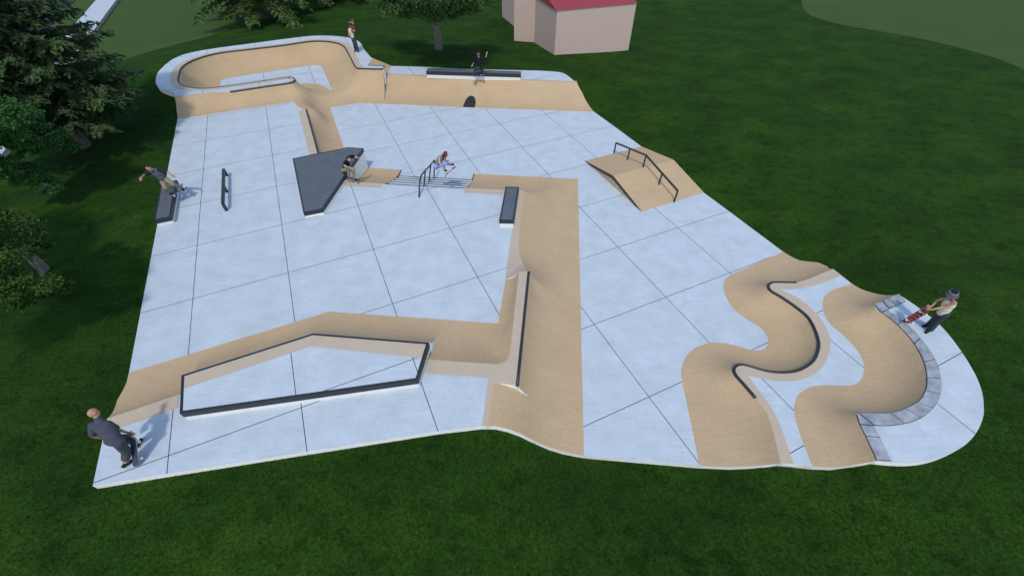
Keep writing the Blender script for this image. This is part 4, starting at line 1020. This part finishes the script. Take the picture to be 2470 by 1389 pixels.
    if hr:
        Hh = [ell(hc + hu * .036 - hf * .022, A3, (.086, .094, .096))]
        if wear.get('long'):
            p0_ = hc - hf * .05; p1_ = hc - hf * .095 - hu * .10; p2_ = p1_ - hu * .15 + Vector((0, 0, -.04)) - hf * .01
            Hh += [sweep(p0_, p1_, .082, .075), sweep(p1_, p2_, .075, .045)]
            for g in (-1, 1): Hh.append(sweep(hc + hs * g * .070 + hu * .02, hc + hs * g * .082 - hu * .20 + hf * .01, .030, .026))
        fused('hair', Hh, M[hr], t, .011, 2)
    hat = wear.get('hat')
    if hat == 'bucket':
        V, F = [], []; prf = ((.0, .150), (.090, .150), (.098, .145), (.104, .075), (.142, .020), (.150, .012), (.140, .010), (.096, .058), (.0, .060))
        for r_, h_ in prf:
            for k in range(20): an = 2 * math.pi * k / 20; V.append(hc - hf * .01 + hs * math.cos(an) * max(r_, .001) + hf * math.sin(an) * max(r_, .001) + hu * (h_ + .012))
        for i in range(len(prf) - 1):
            for k in range(20): F.append([i * 20 + k, i * 20 + (k + 1) % 20, (i + 1) * 20 + (k + 1) % 20, (i + 1) * 20 + k])
        h_o = mesh_obj('hat', V, F, M[wear.get('hat_m', 'hat')], t, smooth=True)
        mesh_obj('crown', *ell(hc - hf * .01 + hu * .145, A3, (.092, .092, .050), 18, 8, -.15), M['hat_bk'], h_o, smooth=True)
        V, F = tube([hc - hf * .01 + hu * .150 + hs * math.cos(a_) * .097 + hf * math.sin(a_) * .097 for a_ in np.linspace(0, 2 * math.pi, 25)], .004, 6)
        mesh_obj('hat_band', V, F, M['sole'], h_o, smooth=True)
    if hat == 'cap':
        mesh_obj('cap', *merge(ell(hc + hu * .030 - hf * .008, A3, (.094, .112, .100), 18, 10, -.25), ell(hc + hf * .12 + hu * .04, A3, (.07, .08, .010), 14, 6)), M['cap'], t, smooth=True)
    return t
def skateboard(label, a, b, nrm_, underside='graphic', group=None):
    a = Vector(a); b = Vector(b); X_ = U3(b - a); Z_ = Vector(nrm_); Z_ = U3(Z_ - X_ * Z_.dot(X_)); Y_ = Z_.cross(X_); c = (a + b) / 2
    t = thing('skateboard', c, label, 'skateboard', group)
    R = Matrix((X_, Y_, Z_)).transposed().to_4x4(); t.matrix_basis = Matrix.Translation(c) @ R
    L = .79; Wd = .205; n = 34; V = []; F = []
    def zk(x): e = max(0, abs(x) - .27); return e * e * 4.2 if e < .07 else .0206 + (e - .07) * .5
    ring = []
    for k in range(n):
        an = 2 * math.pi * k / n; cx, sy = math.cos(an), math.sin(an)
        x = (L / 2 - Wd / 2) * (1 if cx >= 0 else -1) + Wd / 2 * cx; ring.append((x, Wd / 2 * sy))
    xs_ = sorted(set(round(q, 3) for q in np.linspace(-L / 2 + .004, L / 2 - .004, 21)))
    def hw(x): e = abs(x) - (L / 2 - Wd / 2); return Wd / 2 if e <= 0 else math.sqrt(max(1e-6, (Wd / 2) ** 2 - e * e))
    m4 = lambda p: c + X_ * p[0] + Y_ * p[1] + Z_ * p[2]
    def sheet(z0, z1):
        V = []; F = []
        for x in xs_:
            w_ = hw(x)
            for y in (-w_, -w_ * .5, 0, w_ * .5, w_): V.append(m4((x, y, z1 + zk(x) + .006 * (abs(y) / .1) ** 2)))
            for y in (-w_, -w_ * .5, 0, w_ * .5, w_): V.append(m4((x, y, z0 + zk(x) + .006 * (abs(y) / .1) ** 2)))
        for i in range(len(xs_) - 1):
            p = i * 10; q = p + 10
            for k in range(4): F += [[p + k, q + k, q + k + 1, p + k + 1], [p + 5 + k, p + 6 + k, q + 6 + k, q + 5 + k]]
            F += [[p, p + 5, q + 5, q], [p + 4, q + 4, q + 9, p + 9]]
        e = (len(xs_) - 1) * 10; F += [[0, 1, 2, 3, 4, 9, 8, 7, 6, 5], [e + k for k in (4, 3, 2, 1, 0, 5, 6, 7, 8, 9)]]
        return V, F
    def part(nm, vf, m_, par, sm=False):
        o = bpy.data.objects.new(nm, bpy.data.meshes.new(nm)); inv = t.matrix_basis.inverted()
        o.data.from_pydata([tuple(inv @ v) for v in vf[0]], [], vf[1]); o.data.materials.append(m_)
        if sm: o.data.polygons.foreach_set('use_smooth', [True] * len(vf[1]))
        o.data.update(); col.objects.link(o); o.parent = par; return o
    part('deck', sheet(-.006, .005), M['ply'], t); part('grip_tape', sheet(.0052, .0065), M['grip'], t)
    part('underside', sheet(-.0075, -.0062), M[underside], t)
    for sx_ in (-1, 1):
        tr = part('truck', merge(sweep(m4((sx_ * .215, 0, -.034)), m4((sx_ * .215, 0, -.048)), .024, .016, 8), sweep(m4((sx_ * .215, -.075, -.052)), m4((sx_ * .215, .075, -.052)), .010, .010, 8)), M['truck'], t, True)
        for sy_ in (-1, 1): part('wheel', tube([m4((sx_ * .215, sy_ * .072, -.054)), m4((sx_ * .215, sy_ * .106, -.054))], .029, 14), M['wheel'], tr, False)
    return t
POSE = {}
POSE['bald'] = {'pel': (-8.78, 4.16, 2.17), 'hipR': (-8.70, 4.12, 2.13), 'hipL': (-8.85, 4.21, 2.15), 'nk': (-9.02, 4.42, 2.55), 'hd': (-9.08, 4.51, 2.73), 'knR': (-8.80, 4.12, 1.71), 'anR': (-8.97, 3.98, 1.35), 'toR': (-8.92, 4.12, 1.26), 'shR': (-8.84, 4.39, 2.50), 'elR': (-8.86, 4.41, 2.21), 'wrR': (-8.79, 4.44, 1.96), 'haR': (-8.71, 4.42, 1.96), 'knL': (-8.93, 4.40, 1.77), 'anL': (-8.99, 4.46, 1.35), 'toL': (-9.03, 4.62, 1.28), 'shL': (-9.19, 4.35, 2.51), 'elL': (-9.26, 4.23, 2.25), 'wrL': (-9.20, 4.29, 2.01), 'haL': (-9.14, 4.35, 2.05)}
POSE['grind'] = {'pel': (-14.21, 15.36, 1.76), 'hipR': (-14.28, 15.34, 1.71), 'hipL': (-14.13, 15.39, 1.79), 'nk': (-14.26, 15.30, 2.26), 'hd': (-14.29, 15.15, 2.41), 'knR': (-14.03, 15.00, 1.63), 'anR': (-14.12, 15.22, 1.29), 'toR': (-14.10, 15.05, 1.25), 'shR': (-14.42, 15.24, 2.20), 'elR': (-14.69, 15.25, 2.10), 'wrR': (-14.67, 14.99, 2.13), 'haR': (-14.70, 14.93, 2.07), 'knL': (-13.78, 15.19, 1.67), 'anL': (-13.78, 15.45, 1.34), 'toL': (-13.67, 15.33, 1.28), 'shL': (-14.08, 15.31, 2.27), 'elL': (-13.80, 15.28, 2.21), 'wrL': (-13.58, 15.18, 2.12), 'haL': (-13.53, 15.18, 2.04)}
POSE['hat'] = {'pel': (12.18, 7.87, 2.06), 'hipR': (12.20, 7.95, 2.04), 'hipL': (12.18, 7.79, 2.09), 'nk': (12.12, 7.92, 2.51), 'hd': (12.01, 7.96, 2.68), 'knR': (12.32, 7.99, 1.64), 'anR': (12.48, 8.08, 1.27), 'toR': (12.31, 8.05, 1.26), 'shR': (12.11, 8.07, 2.45), 'elR': (12.12, 8.19, 2.21), 'wrR': (11.93, 8.05, 2.14), 'haR': (11.84, 8.04, 2.12), 'knL': (12.26, 7.84, 1.69), 'anL': (12.37, 7.89, 1.29), 'toL': (12.22, 7.81, 1.24), 'shL': (12.07, 7.77, 2.57), 'elL': (11.96, 7.84, 2.34), 'wrL': (11.73, 7.83, 2.25), 'haL': (11.64, 7.85, 2.25)}
POSE['crouch'] = {'pel': (-7.38, 16.97, 1.27), 'hipR': (-7.46, 16.96, 1.23), 'hipL': (-7.29, 16.99, 1.28), 'nk': (-7.14, 17.04, 1.71), 'hd': (-7.04, 16.88, 1.80), 'knR': (-7.13, 16.78, 1.43), 'anR': (-7.23, 16.81, 1.02), 'toR': (-7.09, 16.72, 0.98), 'shR': (-7.24, 16.89, 1.65), 'elR': (-7.20, 16.61, 1.67), 'wrR': (-7.00, 16.45, 1.68), 'haR': (-6.91, 16.43, 1.68), 'knL': (-6.93, 16.78, 1.40), 'anL': (-7.02, 16.74, 0.99), 'toL': (-6.87, 16.65, 0.95), 'shL': (-7.02, 17.12, 1.81), 'elL': (-6.98, 17.38, 1.67), 'wrL': (-6.76, 17.23, 1.68), 'haL': (-6.67, 17.21, 1.68)}
POSE['jump'] = {'pel': (-3.14, 16.10, 1.92), 'hipR': (-3.16, 16.03, 1.97), 'hipL': (-3.16, 16.16, 1.85), 'nk': (-2.91, 16.22, 2.30), 'hd': (-2.71, 16.23, 2.37), 'knR': (-2.88, 16.31, 1.83), 'anR': (-2.93, 16.55, 1.50), 'toR': (-2.81, 16.43, 1.57), 'shR': (-2.97, 16.07, 2.31), 'elR': (-2.94, 15.80, 2.28), 'wrR': (-2.84, 15.76, 2.05), 'haR': (-2.80, 15.69, 2.02), 'knL': (-2.77, 16.24, 1.98), 'anL': (-2.62, 16.54, 1.75), 'toL': (-2.50, 16.44, 1.84), 'shL': (-2.88, 16.36, 2.22), 'elL': (-2.96, 16.57, 2.06), 'wrL': (-2.78, 16.43, 1.95), 'haL': (-2.69, 16.45, 1.97)}
POSE['black'] = {'pel': (-1.93, 27.47, 1.84), 'hipR': (-1.86, 27.53, 1.81), 'hipL': (-1.98, 27.40, 1.85), 'nk': (-1.93, 27.60, 2.34), 'hd': (-1.94, 27.62, 2.54), 'knR': (-1.76, 27.91, 1.63), 'anR': (-1.77, 27.51, 1.51), 'toR': (-1.73, 27.67, 1.44), 'shR': (-1.79, 27.49, 2.36), 'elR': (-1.54, 27.64, 2.34), 'wrR': (-1.47, 27.85, 2.48), 'haR': (-1.45, 27.88, 2.57), 'knL': (-2.22, 27.73, 1.72), 'anL': (-2.25, 27.38, 1.48), 'toL': (-2.36, 27.50, 1.41), 'shL': (-2.10, 27.65, 2.31), 'elL': (-2.21, 27.81, 2.10), 'wrL': (-2.35, 27.91, 1.91), 'haL': (-2.40, 27.88, 1.84)}
POSE['bowl'] = {'pel': (-10.51, 31.76, 2.36), 'hipR': (-10.59, 31.80, 2.38), 'hipL': (-10.43, 31.76, 2.39), 'nk': (-10.53, 31.76, 2.82), 'hd': (-10.54, 31.75, 3.03), 'knR': (-10.51, 31.65, 2.00), 'anR': (-10.53, 31.73, 1.59), 'toR': (-10.57, 31.56, 1.53), 'shR': (-10.68, 31.83, 2.79), 'elR': (-10.69, 31.69, 2.55), 'wrR': (-10.64, 31.48, 2.42), 'haR': (-10.62, 31.40, 2.40), 'knL': (-10.34, 31.63, 2.00), 'anL': (-10.36, 31.68, 1.59), 'toL': (-10.32, 31.52, 1.53), 'shL': (-10.37, 31.76, 2.85), 'elL': (-10.22, 31.61, 2.69), 'wrL': (-10.26, 31.38, 2.77), 'haL': (-10.26, 31.37, 2.65)}
POSEB = {'bald': ((-8.75, 3.98, 1.28), (-8.69, 4.39, 1.92)), 'grind': ((-14.14, 15.0, 1.22), (-13.67, 15.62, 1.22)),
         'hat': ((11.77, 8.14, 1.27), (11.92, 8.06, 2.02)), 'crouch': ((-7.46, 16.84, .915), (-6.71, 16.60, .905)),
         'jump': ((-2.88, 16.3, 1.33), (-2.37, 16.12, 1.89)), 'black': ((-2.38, 27.53, 1.36), (-1.80, 28.06, 1.37)),
         'bowl': ((-10.28, 31.25, 2.70), (-10.14, 31.28, 3.47))}

for _k, _v in POSE['black'].items(): POSE['black'][_k] = tuple(Vector((0, 0, CAMZ)).lerp(Vector(_v), 1.01))
POSEB['black'] = tuple(tuple(Vector((0, 0, CAMZ)).lerp(Vector(_v), 1.01)) for _v in POSEB['black'])
person('bald', 'bald person in a slate grey T-shirt and baggy shorts bending at the front left corner', (.30, .90, -.35), dict(top='tee_grey', top_sleeve=.80, bulk=1.16, collar=.42, bottom='short', leg=.50, knee=.098, cuff=.092, hup=(-.35, .55, .75)))
skateboard('skateboard stood on its tail, grey grip facing out, held by the bald person', POSEB['bald'][0], POSEB['bald'][1], (-.25, -.75, .6))
person('grind', 'person in khaki trousers leaning back with both arms out on the box ledge', (.35, -.75, -.45), dict(top='tee_mid', top_sleeve=.95, sleeve_m='sleeve', bottom='khaki', hair='hair_dk', hup=(-.55, -.15, .80)))
skateboard('skateboard sliding on the edge of the box ledge under the leaning person', POSEB['grind'][0], POSEB['grind'][1], (-.35, -.05, 1))
person('hat', 'person in a bucket hat, cream top and dark trousers beside the grey stone coping', (-.80, -.35, -.45), dict(top='cream', top_sleeve=0, bottom='teal', leg=1.0, cuff=.085, hair='hair_rd', long=True, hat='bucket', hup=(-.25, -.15, .95)), True, 'skin')
skateboard('red striped skateboard held upright with its underside showing at the stone coping', POSEB['hat'][0], POSEB['hat'][1], (.55, .85, .35))
person('crouch', 'crouching person in a black T-shirt and khaki trousers beside the angular ledge', (.62, -.70, -.2), dict(top='tee_black', top_sleeve=.85, bottom='khaki', hair='hair_dk', hup=(.15, -.25, .95)), False, 'skin_pale')
skateboard('skateboard under the crouching person at the foot of the angular ledge', POSEB['crouch'][0], POSEB['crouch'][1], (.05, 0, 1))
person('jump', 'long-haired person in a grey vest and lilac jeans jumping above the stair set', (.95, .05, -.45), dict(top='vest', top_sleeve=0, bottom='lilac', hair='hair_rd', long=True, hup=(.25, .05, .95)), True, 'skin_pale')
skateboard('skateboard spinning in the air beneath the jumping person', POSEB['jump'][0], POSEB['jump'][1], (.75, -.2, -.65))
person('black', 'person in a black T-shirt and grey cap on the long ledge, one arm raised', (-.30, .90, .0), dict(top='tee_black', top_sleeve=.95, bottom='teal', hat='cap', hair='hair_dk'), False, 'skin')
skateboard('dark skateboard sliding along the long ledge under the person in the grey cap', POSEB['black'][0], POSEB['black'][1], (0, -.15, 1))
person('bowl', 'person in a hat, cream top and dark trousers standing on the bowl deck', (-.2, -.95, -.1), dict(top='cream', top_sleeve=0, bottom='teal', leg=1.0, cuff=.08, hair='hair_rd', long=True, hat='bucket', hat_m='hat_bk'), True, 'skin')
skateboard('skateboard held vertically in front of the person on the bowl deck', POSEB['bowl'][0], POSEB['bowl'][1], (.25, .95, 0))
